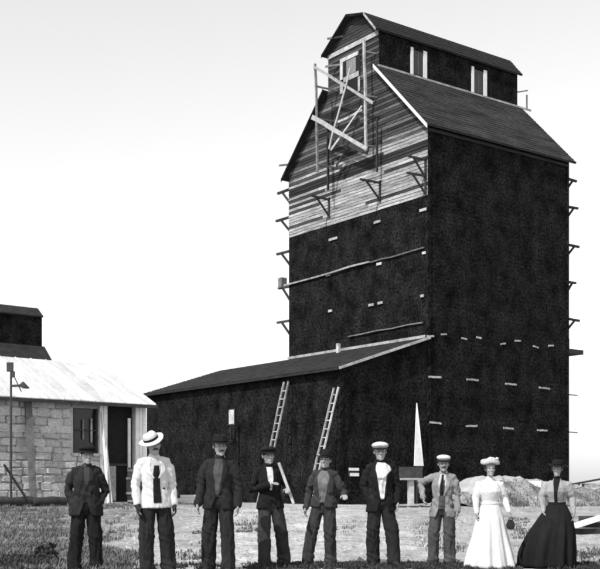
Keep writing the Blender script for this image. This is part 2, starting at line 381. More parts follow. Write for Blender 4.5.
# pale cleats left by the builders on the side and on the front
for (u, v) in ((434, 377), (472, 380), (510, 384), (543, 388), (435, 423), (470, 426), (507, 428), (541, 430)):
    t = along(EO, D2, u); Y = EO.y + D2.y * t; q = z(CAMZ + (HOR - v) * Y / F)
    MB().rough((t - .42 * R.uniform(.8, 1.1), -.07, q + R.uniform(-.04, .04)), (t + .42 * R.uniform(.8, 1.1), -.07, q + R.uniform(-.04, .04)), .06, .09, bow=.015).build('cleat', 'raw_wood', el)
for (u, v) in ((430, 336), (443, 334), (463, 339), (478, 338), (502, 344), (517, 341), (535, 347), (550, 346)):
    t = along(EO, D2, u); Y = EO.y + D2.y * t; q = z(CAMZ + (HOR - v) * Y / F)
    MB().rough((t - .2 * R.uniform(.6, 1.3), -.06, q + R.uniform(-.04, .04)), (t + .2, -.06, q + R.uniform(-.04, .04)), .05, .08, bow=.01).build('cleat', 'raw_wood', el)
for (u, v, ln) in ((334, 239, .8), (378, 222, .5), (424, 210, .5), (329, 275, .4), (380, 264, .4), (425, 253, .25), (372, 305, .4), (381, 303, .4), (331, 311, .3), (423, 296, .25)):
    t = along(EO, D1, u); Y = EO.y + D1.y * t; q = z(CAMZ + (HOR - v) * Y / F)
    MB().box((-.06, t, q), (.05, ln * R.uniform(.9, 1.1), .13)).build('cleat', 'raw_wood', el)
# scaffold jacks
def jack(p, out, sidev, ln, drop, mt, w_=.09):
    p = Vector(p); out = Vector(out); r_ = empty('scaffold_jack', p, 0, el)
    tilt = R.uniform(-.06, .08)
    MB().bar((0, 0, 0), out * ln + Vector((0, 0, tilt)), w_, w_).build('arm', mt, r_)
    MB().bar(out * ln * .72 + Vector((0, 0, tilt * .7)), out * .05 + Vector((0, 0, -drop)), w_ * .8, w_ * .8).build('strut', mt, r_)
    MB().bar(out * .05 + Vector((0, 0, .12)), out * .05 + Vector((0, 0, -drop - .1)), w_, w_ * .7).build('upright', mt, r_)
    return r_
for q in (18.85, 17.2, 15.2, 13.1, 11.1):
    jack((.25, W, z(q)), (0, 1, 0), (1, 0, 0), 1.5 * R.uniform(.85, 1.1), 1.0, 'dark_wood', .13)
MB().span((.1, W + .9, z(13.15)), (.5, W + 1.25, z(13.75))).build('timber', 'grey_wood', el)
for q in (18.6, 17.0, 14.9, 12.8, 10.75): jack((L, .3, z(q)), (1, 0, 0), (0, 1, 0), 1.2 * R.uniform(.8, 1.15), .85, 'dark_wood', .12)
for q in (6.5, 4.4): MB().bar((L, .3, z(q)), (L + 1.15, .3, z(q - .02)), .07, .06).build('lookout', 'grey_wood', el)
MB().span((L, -.1, z(8.75)), (L + 1.2, .9, z(9.0))).build('platform', 'dark_wood', el)
MB().span((L, .1, z(9.0)), (L + .25, .5, z(9.6))).build('post', 'dark_wood', el)
MB().bar((L, CY0 + .2, z(24.4)), (L + 1.1, CY0 + .2, z(24.75)), .06, .06).build('lookout', 'grey_wood', el)
MB().bar((L + .75, CY0 - .06, CZ0 + .15), (L + .75, CY0 - .06, CZ0 + .95), .07, .07).build('post', 'grey_wood', el)
for (u, v, ln) in ((330, 200, 1.3), (381, 183, 1.4), (427, 160, 1.2), (427, 176, 1.3)):
    t = along(EO, D1, u); Y = EO.y + D1.y * t; q = z(CAMZ + (HOR - v) * Y / F)
    jack((-.03, max(t, .1), q), (-1, 0, 0), (0, 1, 0), ln, .9, 'dark_wood', .1)
for (u, v) in ((291, 165), (338, 66), (340, 38)):
    t = along(EO, D1, u); Y = EO.y + D1.y * t; q = z(CAMZ + (HOR - v) * Y / F)
    MB().bar((.1, t - .4, q), (-.5, t + .5, q), .09, .09).build('lookout', 'grey_wood', el)
# gable scaffold: two poles standing off the wall with ties, braces and short planks
def fpt(u, v, off):
    o_ = EO + Vector((-D2.x, -D2.y)) * off; t = along(o_, D1, u); Y = o_.y + D1.y * t; return Vector((-off, t, z(CAMZ + (HOR - v) * Y / F)))
sc = empty('gable_scaffold', (-.0, 0, 0), 0, el)
A0, A1 = fpt(315, 64, 1.5), fpt(317.5, 172, 1.5); B0, B1 = fpt(364, 40, .7), fpt(366, 151, .7)
MB().rough(A0, A1, .1, .1).build('pole', 'grey_wood', sc); MB().rough(B0, B1, .11, .11).build('pole', 'trim', sc)
def tie(a, b, wd, mt, nm='brace'): MB().rough(a, b, wd, .05, (1, 0, 0)).build(nm, mt, sc)
tie(fpt(314, 67, 1.6), fpt(373, 103, .62), .14, 'raw_wood'); tie(fpt(312, 117, 1.6), fpt(367, 149, .8), .22, 'raw_wood')
tie(fpt(350, 68, 1.05), fpt(329, 149, 1.3), .11, 'raw_wood'); tie(fpt(362, 106, .66), fpt(331, 150, 1.2), .1, 'raw_wood')
tie(fpt(328, 135, .5), fpt(368, 152, .5), .3, 'dark_wood', 'plank'); tie(fpt(352, 142, .4), fpt(336, 166, .4), .14, 'dark_wood'); tie(fpt(338, 122, .5), fpt(362, 110, .5), .12, 'trim')
MB().bar(fpt(328, 120, .45), fpt(328, 190, .45), .12, .1).build('pole', 'dark_wood', sc)
MB().bar(fpt(377, 118, .4), fpt(377, 172, .4), .1, .08).build('pole', 'dark_wood', sc)
for p in (A0 + Vector((0, 0, -1.2)), A1 + Vector((0, 0, .4)), (A0 + A1) / 2, B0 + Vector((0, 0, -.6)), B1 + Vector((0, 0, .3)), (B0 + B1) / 2):
    MB().bar(p, (0.02, p.y - .15, p.z), .08, .08).build('tie', 'grey_wood', sc)

# ================================================================= LEAN-TO SHED
SW, SL = 5.6, 18.8
sh_o = EO - D2 * SW
sd = empty('lean_to_shed', (sh_o.x, sh_o.y, EB), TH)
tag(sd, 'long low dark plank shed leaning against the tall elevator', 'shed')
ZT, ZE = z(8.62), z(6.85)
MB().prism([(0, .0, -.6), (SW - .02, 0, -.6), (SW - .02, 0, ZT), (0, 0, ZE)], (0, SL, 0)).build('wall', 'dark_paint', sd)
mb = MB(); siding(mb, (0, 0, 0), (0, 1, 0), (-1, 0, 0), SL, 0, ZE); tag(mb.build('front_siding', 'dark_paint', sd), kind='stuff')
mb = MB(); siding(mb, (0, 0, 0), (1, 0, 0), (0, -1, 0), SW - .02, 0, ZT, lim=lambda a, b: (clamp((b - ZE) / (ZT - ZE), 0, .99) * SW, SW - .02)); tag(mb.build('end_siding', 'dark_paint', sd), kind='stuff')
MB().prism([(-.35, -.25, ZE - .1 + .02), (-.35, -.25, ZE + .04), (SW - .06, -.25, ZT + .14), (SW - .06, -.25, ZT + .02)], (0, SL + .5, 0)).build('roof', 'dark_shingle', sd)
mb = MB(); k = 0; s = 0
while s < 6.2:
    f0, f1 = s / 6.4, min((s + .3) / 6.4, .985); y = -.25
    while y < SL + .2:
        y2 = min(y + R.uniform(.3, .7), SL + .25); lf = R.uniform(.015, .03)
        xa, xb = -.36 + f0 * (SW + .3), -.36 + f1 * (SW + .3); za, zb = ZE + .05 + f0 * (ZT - ZE + .1), ZE + .05 + f1 * (ZT - ZE + .1)
        mb.add([(xa, y + .01, za), (xa, y2, za), (xa, y2, za + lf), (xa, y + .01, za + lf), (xb, y2, zb + .004), (xb, y + .01, zb + .004)], [(0, 1, 2, 3), (3, 2, 4, 5)]); y = y2
    s += .3
tag(mb.build('shingles', 'dark_shingle', sd), kind='stuff')
MB().bar((-.3, -.29, ZE + .0), (SW - .1, -.29, ZT + .12), .05, .12).build('rake_board', 'trim', sd)
MB().bar((SW - .09, .1, ZT + .22), (SW - .09, W, ZT + .22), .05, .14).build('flashing_board', 'trim', sd)
MB().span((-.06, -.06, 0), (.12, -.032, ZE)).build('corner_board', 'dark_paint', sd)
MB().span((5.0, 6.45, ZT - .3), (5.16, 6.65, ZT + .5)).build('roof_post', 'trim', sd)
# narrow window
fo = sh_o; t = along(fo, D1, 232.5); Y = fo.y + D1.y * t
wz = lambda v: z(CAMZ + (HOR - v) * Y / F)
wd = empty('window', (0, 0, 0), 0, sd)
MB().span((-.05, t - .3, wz(438)), (-.03, t + .3, wz(409))).build('pane', 'glass', wd)
MB().span((-.08, t - .24, wz(424)), (-.052, t + .24, wz(410))).build('shade', 'trim', wd)
MB().span((-.07, t - .2, wz(438)), (-.052, t + .2, wz(426))).build('shade', 'grey_wood', wd)
MB().span((-.1, t - .36, wz(425.2)), (-.052, t + .36, wz(424.2))).build('rail', 'dark_wood', wd)
# wide dark door in the shed
y0, y1 = 8.6, 11.2
b = empty('door', (0, 0, 0), 0, sd)
k = y0
while k < y1 - .05:
    MB().span((-.075, k, .05), (-.045, k + .24, 4.2)).build('plank', 'dark_paint', b); k += .26
def on_shed(u, v):
    t = along(fo, D1, u); Y = fo.y + D1.y * t; return t, z(CAMZ + (HOR - v) * Y / F)

# ================================================================= LADDERS
def ladder(ut, vt, ub, label):
    t, q = on_shed(ut, vt); 
    top = Vector((sh_o.x, sh_o.y)) + D1 * t - D2 * .42; top = Vector((top.x, top.y, q + EB))
    run = 1.55; bt = Vector((top.x, top.y)) - D2 * run; g = gz(bt.x, bt.y); bot = Vector((bt.x, bt.y, g - .03))
    root = empty('ladder', bot); tag(root, label, 'ladder', 'ladders leaning on the dark shed')
    d = top - bot; Ln = d.length; d.normalize(); sdv = Vector((D1.x, D1.y, 0)); sdv = (sdv - d * sdv.dot(d)).normalized()
    hw = .21
    for s in (-1, 1):
        MB().rough(sdv * hw * s, sdv * hw * s * .86 + d * (Ln + .25), .05, .08, (0, 0, 1)).build('rail', 'trim', root)
    k = .35
    while k < Ln + .15:
        MB().bar(sdv * hw * -.95 + d * k, sdv * hw * .95 + d * k, .04, .04).build('rung', 'trim', root); k += .42
ladder(292, 387, 0, 'pale wooden ladder against the dark shed, left of the two')
ladder(342, 393, 0, 'pale wooden ladder at the shed corner, right of the two')
def on_end(u, v):
    t = along(sh_o, D2, u); p = sh_o + D2 * t; return t, CAMZ + (HOR - v) * p.y / F, p
t, q, p = on_end(352.5, 471)
nb = empty('notice_board', (p.x + D1.x * -.05, p.y - D1.y * .05, q - .25), TH); tag(nb, 'small white notice board fixed to the dark shed wall', 'notice board')
MB().box((0, -.03, .21), (.62, .04, .42)).build('panel', 'dark_wood', nb)
MB().box((0, -.06, .33), (.6, .025, .13)).build('sheet', 'white_trim', nb); MB().box((.03, -.06, .08), (.54, .025, .15)).build('sheet', 'white_trim', nb)
# tapered pale board leaning beside the shed
t, q, p = on_end(411.5, 467)
bb = empty('leaning_board', (p.x - D1.x * .5, p.y - D1.y * .5, gz(p.x, p.y)), TH); tag(bb, 'tall pointed pale board leaning on the dark elevator wall', 'board')
zt = CAMZ + (HOR - 403) * p.y / F - gz(p.x, p.y); zb = CAMZ + (HOR - 466) * p.y / F - gz(p.x, p.y)
MB().prism([(-.3, 0, zb), (.3, 0, zb), (.25, .3, zt - .6), (.17, .33, zt), (.1, .3, zt - .6)], (0, -.05, 0)).build('blade', 'white_trim', bb)
MB().box((0, .1, zb / 2), (.1, .08, zb)).build('stem', 'dark_wood', bb)
# weighing post: pale post and foot with a dark box on a shelf
p = px(411, 516, 45); g = gz(p.x, p.y)
wp = empty('weighing_post', (p.x, p.y, g), rad(12)); tag(wp, 'pale post with dark box on its shelf, beside the dark wall', 'post')
zz = lambda v: CAMZ + (HOR - v) * 45 / F - g
MB().span((-.12, -.1, .1), (.1, .1, zz(480))).build('column', 'raw_wood', wp)
MB().span((-.42, -.25, zz(480)), (.45, .25, zz(478))).build('shelf', 'raw_wood', wp)
MB().span((-.44, -.22, zz(477.6)), (.42, .22, zz(467))).build('box', 'dark_wood', wp)
MB().prism([(-.48, -.4, -.05), (.5, -.4, -.05), (.4, -.3, zz(508)), (-.3, -.3, zz(507))], (0, .7, 0)).build('foot', 'raw_wood', wp)
MB().span((-.75, -.5, -.1), (.7, .6, .08)).build('sill', 'dark_wood', wp)

# ================================================================= STONE BUILDING
SA = Vector((.77, .64)).normalized(); SN = Vector((SA.y, -SA.x)); STH = math.atan2(SA.y, SA.x)
SO = Vector((-5.74, 41.1)); SB = .68
st = empty('stone_building', (SO.x, SO.y, SB), STH); tag(st, 'low stone building with pale pitched roof and tall dark door', 'building')
zs = lambda a: a - SB
tx = lambda u: along(SO, SA, u)
EZ = zs(4.42); LX = -9.5; DP = 7.0
def zv(v, t): return zs(CAMZ + (HOR - v) * (SO.y + SA.y * t) / F)
dx0, dx1 = tx(107.5), tx(135); wx0, wx1 = tx(73), tx(99)
wz0, wz1 = zv(453, wx0), zv(407.5, wx0); dzt = zv(406, dx1)
# mortar wall with openings left free
m = MB()
for a, b_, c0, c1 in ((LX, wx0, -.6, EZ), (wx0, wx1, -.6, wz0), (wx0, wx1, wz1, EZ), (wx1, dx0, -.6, EZ), (dx0, dx1, dzt, EZ), (dx1, 0, -.6, EZ)):
    m.span((a, 0, c0), (b_, .45, c1))
m.span((LX, DP - .4, -.6), (0, DP, EZ)).span((-.45, .45, -.6), (0, DP - .4, EZ)).span((LX, .45, -.6), (LX + .4, DP - .4, EZ))
m.build('wall', 'mortar', st)
MB().prism([(0, 0, EZ + .002), (0, DP, EZ + .002), (0, DP / 2, EZ + 1.6)], (-.3, 0, 0)).build('gable_wall', 'mortar', st)
# stones
svar = []
for k in range(7):
    bm = bmesh.new(); bmesh.ops.create_cube(bm, size=1)
    bmesh.ops.bevel(bm, geom=list(bm.edges), offset=.13, segments=1, affect='EDGES')
    for v in bm.verts:
        v.co += Vector((R.uniform(-.05, .05), R.uniform(-.12, .12), R.uniform(-.05, .05)))
    me = bpy.data.meshes.new('stone'); bm.to_mesh(me); bm.free(); me.materials.append(M['stone']); svar.append(me)
q = -.05
while q < EZ - .12:
    h = min(R.uniform(.2, .33), EZ - q - .02); x = LX + R.uniform(0, .3)
    while x < wx1 - .02:
        wdt = R.uniform(.3, .72); x1 = min(x + wdt, wx1)
        mid_in = not (q + h < wz0 + .02 or q > wz1 - .05)
        if mid_in and x1 > wx0 - .08: x1 = wx0 - .08
        if x1 - x > .12:
            o = link('stone', svar[R.randrange(7)], st, ((x + x1) / 2, -.015, q + h / 2))
            o.scale = (x1 - x - .02, .14 * R.uniform(.6, 1.3), h - .02); o.location.z += R.uniform(-.025, .025); o.scale.z *= R.uniform(.9, 1.12); o.rotation_euler = (0, R.uniform(-.07, .07), R.uniform(-.06, .06))
        if mid_in and x1 >= wx0 - .1: break
        x = x1
    q += h
# window
wn = empty('window', (0, 0, 0), 0, st)
MB().span((wx0, .2, wz0), (wx1, .22, wz1)).build('pane', 'glass', wn)
for a, b_ in ((wx0, wx0 + .07), (wx1 - .07, wx1)): MB().span((a, .08, wz0), (b_, .18, wz1)).build('jamb', 'dark_wood', wn)
MB().span((wx1 - .26, .12, wz0 + .4), (wx1 - .2, .17, wz1 - .35)).build('mullion', 'trim', wn)
MB().span((wx0 + .45, .12, wz0 + .5), (wx0 + .5, .17, wz1 - .4)).build('mullion', 'grey_wood', wn)
MB().span((wx0 + .05, .12, (wz0 + wz1) / 2), (wx1 - .07, .17, (wz0 + wz1) / 2 + .06)).build('rail', 'dark_wood', wn)
MB().span((wx0 - .1, -.12, wz0 - .1), (wx1 + .02, .1, wz0)).build('sill', 'trim', wn)
MB().span((wx0 - .06, -.05, wz1 + .002), (wx1 + .04, .0, wz1 + .12)).build('lintel', 'trim', wn)
# painted boards around the door
k = wx1
while k < dx0 - .05:
    MB().span((k + .005, -.06, 0), (min(k + .15, dx0) - .005, -.005, EZ - .05)).build('board', 'white_trim', st); k += .16
k = dx1
while k < -.02:
    MB().span((k + .005, -.06, 0), (min(k + .14, .03) - .005, -.005, EZ - .05)).build('board', 'white_trim', st); k += .15
MB().span((dx0, -.05, dzt), (dx1, -.01, EZ - .05)).build('board', 'white_trim', st)
dr = empty('door', (0, 0, 0), 0, st)
MB().span((dx0, .22, -.05), (dx1, .26, dzt)).build('leaf', 'black', dr)
MB().span((dx0 + .02, .12, .1), (dx0 + .42, .2, zv(466, dx0))).build('panel', 'trim', dr)
MB().span((dx1 - .22, .1, 1.0), (dx1 - .12, .16, dzt - .45)).build('edge_strip', 'white_trim', dr)
MB().span((dx0 + .04, .14, zv(466, dx0) + .01), (dx1 - .25, .2, zv(466, dx0) + .1)).build('rail', 'dark_wood', dr)
MB().span((dx0 - .1, -.45, -.1), (dx1 + .1, .2, .06)).build('step', 'trim', dr)
# roof panels with raised seams
RS = 1.62 / 3.5; nr = Vector((0, -RS, 1)).normalized(); k = LX - .2; e0 = Vector((0, -.4, EZ + .05 - .4 * RS)); rg = Vector((0, 3.5, EZ + .05 + 3.5 * RS))
rf = empty('roof', (0, 0, 0), 0, st)
while k < .24:
    k2 = min(k + .62, .26); dj = R.uniform(-.03, .02)
    MB().prism([e0 + Vector((k, dj, dj * RS)), rg + Vector((k, 0, 0)), rg + Vector((k, 0, .05)), e0 + Vector((k, dj, .05 + dj * RS))], (k2 - k - .012, 0, 0)).build('roof_panel', 'pale_roof', rf)
    MB().bar(e0 + Vector((k, .02, .06)), rg + Vector((k, -.02, .055)), .035, .035).build('seam', 'pale_roof', rf)
    k = k2
MB().prism([(LX - .2, 7.4, EZ + .05 - .4 * RS), (LX - .2, 3.5, EZ + .05 + 3.5 * RS), (LX - .2, 3.5, EZ + .1 + 3.5 * RS), (LX - .2, 7.4, EZ + .1 - .4 * RS)], (.46 - LX, 0, 0)).build('roof_slope', 'pale_roof', rf)
MB().span((LX - .2, -.44, EZ - .24), (.28, -.37, EZ - .12)).build('gutter_board', 'dark_wood', rf)
MB().span((LX, -.36, EZ - .15), (.0, -.001, EZ - .12)).build('soffit', 'dark_wood', rf)
# stub ventilator on the roof
p = px(23, 390, 38.6); 
vt = empty('roof_ventilator', (p.x, p.y, p.z - .05), 0); 
MB().tube([(0, 0, -.15), (0, 0, .12)], [.09, .09]).build('pipe', 'iron', vt); MB().lathe([(.2, .1), (.22, .14), (.03, .34)], n=12).build('cowl', 'iron', vt)
tag(vt, 'small dark ventilator on the pale roof near its eave', 'ventilator')
# ---- things along the stone building
def sp(u, off):                                     # plan point in front of the facade
    o_ = SO + SN * off; t = along(o_, SA, u); p = o_ + SA * t; return Vector((p.x, p.y, gz(p.x, p.y)))
p = sp(11, 1.3); g = p.z
H = CAMZ + (HOR - 364) * p.y / F - g
po = empty('thin_pole', p); tag(po, 'thin tall dark pole with short arm before the stone wall', 'pole')
MB().tube([(0, 0, -.2), (0, 0, H)], [.045, .035], 8).build('shaft', 'iron', po)
MB().bar((0, 0, H - .72), (.36, 0, H - .7), .06, .07).build('arm', 'iron', po)
MB().box((-.03, 0, H - .1), (.2, .12, .3)).build('head', 'iron', po); MB().box((.05, 0, H - .34), (.14, .1, .2)).build('pulley', 'iron', po)
MB().bar((.1, 0, H - .4), (.34, 0, H - .9), .03, .03).build('stay', 'iron', po)
p0 = sp(34, .9); p1 = sp(28, .12); zt = CAMZ + (HOR - 401) * p1.y / F
pr = empty('timber_prop', p0); tag(pr, 'thick grey timber prop leaning against the stone wall', 'timber')
MB().bar((0, 0, -.1), (p1.x - p0.x, p1.y - p0.y, zt - p0.z), .22, .16).build('beam', 'grey_wood', pr)
p0 = sp(30, 1.6); p1 = sp(4, 1.6); 
tag(MB().bar((0, 0, .1), p1 - p0 + Vector((0, 0, 1.35)), .07, .06).build('slanting_pole', 'dark_wood', None, loc=p0), 'dark pole slanting down beside the thin tall pole', 'pole')
for i, (u, l2, off, lb) in enumerate(((3, 1.4, 1.5, 'short dark log at the left edge below the stone wall'), (27, 1.5, 1.1, 'dark log lying under the leaning grey timber'), (53, 1.3, 1.2, 'dark log lying just left of the man with pocketed hands'))):
    p = sp(u, off); lg = MB(); a = Vector((SA.x, SA.y, 0)) * l2 / 2
    lg.tube([-a + Vector((0, 0, .12)), Vector((0, 0, .16)), a + Vector((0, 0, .13))], [.16, .17, .14], 10); tag(lg.build('log', 'dark_wood', None, True, loc=p), lb, 'log', 'logs below the stone wall')
for i, (ua, ub, w_, lb) in enumerate(((101.5, 105.5, .12, 'white board leaning beside the window of the stone building'), (106, 108.5, .09, 'narrow white board leaning on the door post'))):
    p0 = sp(ub + 3, .75); p1 = sp(ua, .1); zt = CAMZ + (HOR - (412 + 30 * i)) * p1.y / F
    o = MB().bar((0, 0, .0), (p1.x - p0.x, p1.y - p0.y, zt - p0.z), .03, w_, (SN.x, SN.y, 0)).build('leaning_plank', 'white_trim', None, loc=p0); tag(o, lb, 'plank')
# barrel by the door
p = sp(139, .75); ba = empty('barrel', p); tag(ba, 'large dark banded barrel beside the tall door', 'barrel')
Hb = 1.33
for i in range(16):
    a = 2 * math.pi * i / 16; s_ = MB(); n_ = 6; V = []; fs = []
    for k in range(n_ + 1):
        zz_ = Hb * k / n_; r1 = .38 + .075 * math.sin(math.pi * k / n_)
        for da in (-.19, .19): V.append((r1 * math.cos(a + da), r1 * math.sin(a + da), zz_)); V.append(((r1 - .03) * math.cos(a + da), (r1 - .03) * math.sin(a + da), zz_))
    for k in range(n_):
        b_ = k * 4; fs += [(b_, b_ + 2, b_ + 6, b_ + 4), (b_ + 1, b_ + 5, b_ + 7, b_ + 3), (b_, b_ + 4, b_ + 5, b_ + 1), (b_ + 2, b_ + 3, b_ + 7, b_ + 6)]
    s_.add(V, fs).build('stave', 'dark_wood', ba)
for k, r1 in ((.12, .40), (.4, .447), (.93, .447), (1.22, .40)): MB().lathe([(r1 + .005, k - .04), (r1 + .016, k - .04), (r1 + .016, k + .04), (r1 + .005, k + .04)], n=28).build('hoop', 'grey_wood', ba)
MB().lathe([(.36, Hb - .07), (.36, Hb - .04)], n=24).build('lid', 'grey_wood', ba)
p = px(191, 505, 47); g = gz(p.x, p.y); bx = empty('pale_crate', (p.x, p.y, g), rad(8)); tag(bx, 'low pale crate lying before the dark shed', 'crate')
for k in range(3): MB().span((-.45, -.2, .02 + k * .115), (.38, -.17, .125 + k * .115)).build('slat', 'white_trim', bx)
MB().span((-.45, -.165, .0), (.38, .2, .36)).build('body', 'white_trim', bx); MB().span((.382, -.2, .0), (.45, .2, .34)).build('end', 'dark_wood', bx)

# ================================================================= SECOND ELEVATOR
d2 = 82.; s_ = d2 / F
o2 = px(42, 347, d2)
e2 = empty('distant_elevator', (o2.x, o2.y, .4), STH); tag(e2, 'distant dark elevator top with cupola behind the pale roof', 'grain elevator')
q0 = o2.z - .4; q1 = CAMZ + (HOR - 317) * s_ - .4; q2 = q1 + .62
MB().prism([(0, 0, q0 - .4), (0, 4.4, q0 - .4), (0, 4.4, q1), (0, 3.6, q2), (0, .8, q2), (0, 0, q1)], (-9.5, 0, 0)).build('cupola', 'dark_paint', e2)
for ya, yb in ((-.06, .8), (4.46, 3.6)): MB().prism([(.08, ya, q1 - .04), (.08, yb, q2 + .01), (.08, yb, q2 + .12), (.08, ya, q1 + .07)], (-9.7, 0, 0)).build('cupola_roof', 'dark_shingle', e2)
MB().prism([(.08, .79, q2 + .02), (.08, 3.61, q2 + .02), (.08, 3.61, q2 + .13), (.08, .79, q2 + .13)], (-9.7, 0, 0)).build('cupola_roof', 'dark_shingle', e2)
MB().prism([(0, 6.4, -.6), (0, 6.4, q0 - 2.2), (0, 4.4, q0 - .41), (0, 0, q0 - .41), (0, -2.0, q0 - 2.2), (0, -2.0, -.6)], (-9.5, 0, 0)).build('wall', 'dark_paint', e2)
MB().prism([(.2, -2.35, q0 - 2.3), (.2, -.01, q0 - .1), (.2, -.01, q0 + .05), (.2, -2.35, q0 - 2.15)], (-10, 0, 0)).build('roof', 'dark_shingle', e2)
MB().prism([(.2, 6.75, q0 - 2.3), (.2, 4.41, q0 - .1), (.2, 4.41, q0 + .05), (.2, 6.75, q0 - 2.15)], (-10, 0, 0)).build('roof', 'dark_shingle', e2)

# ================================================================= EARTH BANK and right-hand things
M['bank'] = mat('bank', .2, .95, .65, 1.6, (1, 1, 1), 1., 8, fine=.5, bdist=.08)
M['sunlit_top'] = mat('sunlit_top', .33, .95, .2, 2, (1, 1, 1), .5, 8)  # sunlit top of the bank, put in as a paler colour
V = []; fs = []; n = 160; prof = [(-2.6, 0, -.1), (-1.9, .03, 0), (-1.2, .45, 0), (-.5, .88, 0), (-.1, 1, 0), (.3, 1.02, 0), (1.2, .98, 0), (2.2, .4, 0), (3.2, 0, -.2)]
A = px(452, 500, 46.5); Bk = px(720, 500, 55)
for i in range(n + 1):
    t = i / n; c = Vector((A.x, A.y)).lerp(Vector((Bk.x, Bk.y)), t); dr_ = Vector((Bk.x - A.x, Bk.y - A.y)).normalized(); nn = Vector((dr_.y, -dr_.x))
    hh = (1.32 - .75 * sstep(.0, .75, t)) * sstep(-.01, .12, t)
    for k, (off, f, dz) in enumerate(prof):
        p = c - nn * off * (1 if off < 0 else 1); p = c + nn * (-off)
        jz = (.14 * noise.noise(Vector((p.x * 1.3, p.y * 1.3, 1))) + .12 * noise.noise(Vector((p.x * 3.7, p.y * 3.7, 4)))) * (1 if 0 < k < 8 else 0)
        V.append((p.x, p.y, gz(p.x, p.y) + f * hh + dz + jz))
m_ = len(prof)
for i in range(n):
    for k in range(m_ - 1): fs.append((i * m_ + k, i * m_ + k + 1, (i + 1) * m_ + k + 1, (i + 1) * m_ + k))
bk = MB(); bk.v = V; bk.f = fs; me = bk.mesh('earth_bank', 'bank', True); me.materials.append(M['sunlit_top'])
for i, pl in enumerate(me.polygons): pl.material_index = 1 if 3 <= i % (m_ - 1) <= 5 and i // (m_ - 1) > 7 else 0
tag(link('earth_bank', me), kind='structure')
p = px(530, 487, 48.2); o = empty('pale_block', (p.x, p.y, p.z - .03), rad(12)); tag(o, 'pale squared block on the bank left of the dark-skirted woman', 'block')
MB().span((-.44, -.2, 0), (.43, .2, .3)).build('beam', 'white_trim', o); MB().span((-.4, -.16, -.25), (.4, .16, -.002)).build('bearer', 'grey_wood', o)
# timber heap at the right edge
p = px(592, 535, 25.5); g = gz(p.x, p.y)
for i, (dx, dz, ln, rz, mt, lb) in enumerate(((.0, .06, 1.3, .1, 'dark_wood', 'dark timber lying lowest in the heap at right'), (.1, .2, 1.1, -.25, 'dark_wood', 'dark timber in the middle of the heap at right'), (.2, .34, .9, .3, 'dark_wood', 'dark timber on top of the heap at right'))):
    a = Vector((math.cos(rz), math.sin(rz), 0)) * ln / 2
    tag(MB().bar(-a, a, .24, .13).build('timber', mt, None, loc=(p.x + dx, p.y + .1 * i, g + dz)), lb, 'timber', 'timbers in the heap at right')
a = px(574, 526, 25.2); b_ = px(612, 514, 25.6)
tag(MB().bar((0, 0, 0), b_ - a, .22, .09).build('slanting_plank', 'white_trim', None, loc=a), 'pale plank slanting up across the dark timber heap', 'plank')
# far farm building with a thin sloping roof
p = px(590, 488, 210); fb = empty('far_building', (p.x, p.y, .4), rad(-8)); tag(fb, 'far pale low building with dark sloping roof at right edge', 'building')
MB().span((-1.0, 0, -.3), (5, 5, 1.7)).build('wall', 'pale_board', fb)
MB().prism([(-4.2, -.3, 1.2), (5.4, -.3, 3.0), (5.4, -.3, 3.3), (-4.2, -.3, 1.5)], (0, 5.6, 0)).build('roof', 'dark_shingle', fb)
for k in (-3.4, -2.2, 3.5): MB().span((k, -.2, -.3), (k + .35, .1, 1.4 + .19 * (k + 4))).build('post', 'dark_wood', fb)

# ================================================================= GRASS, shade fringe and weeds (stuff)
M['grass'] = mat('grass', .13, .9, .5, 1.5, (1, 1, 1), 0); M['dark_grass_and_shade'] = mat('dark_grass_and_shade', .04, .9, .5, 1.5, (1, 1, 1), 0); M['weed'] = mat('weed', .09, .9, .5, 3, (1, 1, 1), 0)
def tuft(b, x, y, h, nb, spr, zo=None):
    g = gz(x, y) if zo is None else zo
    for i in range(nb):
        a = R.uniform(0, 6.283); r0 = R.uniform(0, spr); bx_, by_ = x + r0 * math.cos(a), y + r0 * math.sin(a)
        le = R.uniform(.2, .7) * h; wd = R.uniform(.006, .014); a2 = R.uniform(0, 6.283); hh = h * R.uniform(.5, 1.15)
        tip = (bx_ + le * math.cos(a2), by_ + le * math.sin(a2), g + hh); c_, s_ = math.cos(a2 + 1.57) * wd, math.sin(a2 + 1.57) * wd
        mx, my = bx_ + le * .3 * math.cos(a2), by_ + le * .3 * math.sin(a2)
        b.add([(bx_ - c_, by_ - s_, g - .02), (bx_ + c_, by_ + s_, g - .02), (mx + c_ * .8, my + s_ * .8, g + hh * .6), (mx - c_ * .8, my - s_ * .8, g + hh * .6), tip], [(0, 1, 2, 3), (3, 2, 4)])
b = MB(); k = 0
while k < 5200:
    y = 14.5 + 25 * R.random() ** 1.5; u = R.uniform(-20, 150); x = (u - 300) / F * y
    if noise.noise(Vector((x * .6, y * .35, 0))) + R.uniform(-.35, .35) + (.25 if u < 60 else -.05) - sstep(100, 150, u) * .5 < 0: k += .25; continue
    tuft(b, x, y, R.uniform(.05, .12), 6, .09); k += 1
tag(b.build('grass', 'grass'), 'dry short grass on the ground at left', 'grass', kind='stuff')
b = MB(); k = 0
while k < 1900:
    u = R.uniform(150, 620); y = R.uniform(15.2, 16.4); x = (u - 300) / F * y  # dark fringe put in place of the shadows cast by the people
    if noise.noise(Vector((x * 1.7, 7, 0))) < -.25 + R.uniform(-.1, .1): k += .3; continue
    if u < 240 and R.random() < .8: continue
    tuft(b, x, y, R.uniform(.02, .07), 7, .07); k += 1
for i in range(420): y = abs(R.gauss(16.2, .9)); tuft(b, (R.gauss(20, 22) - 300) / F * y, y, R.uniform(.04, .12), 7, .08)
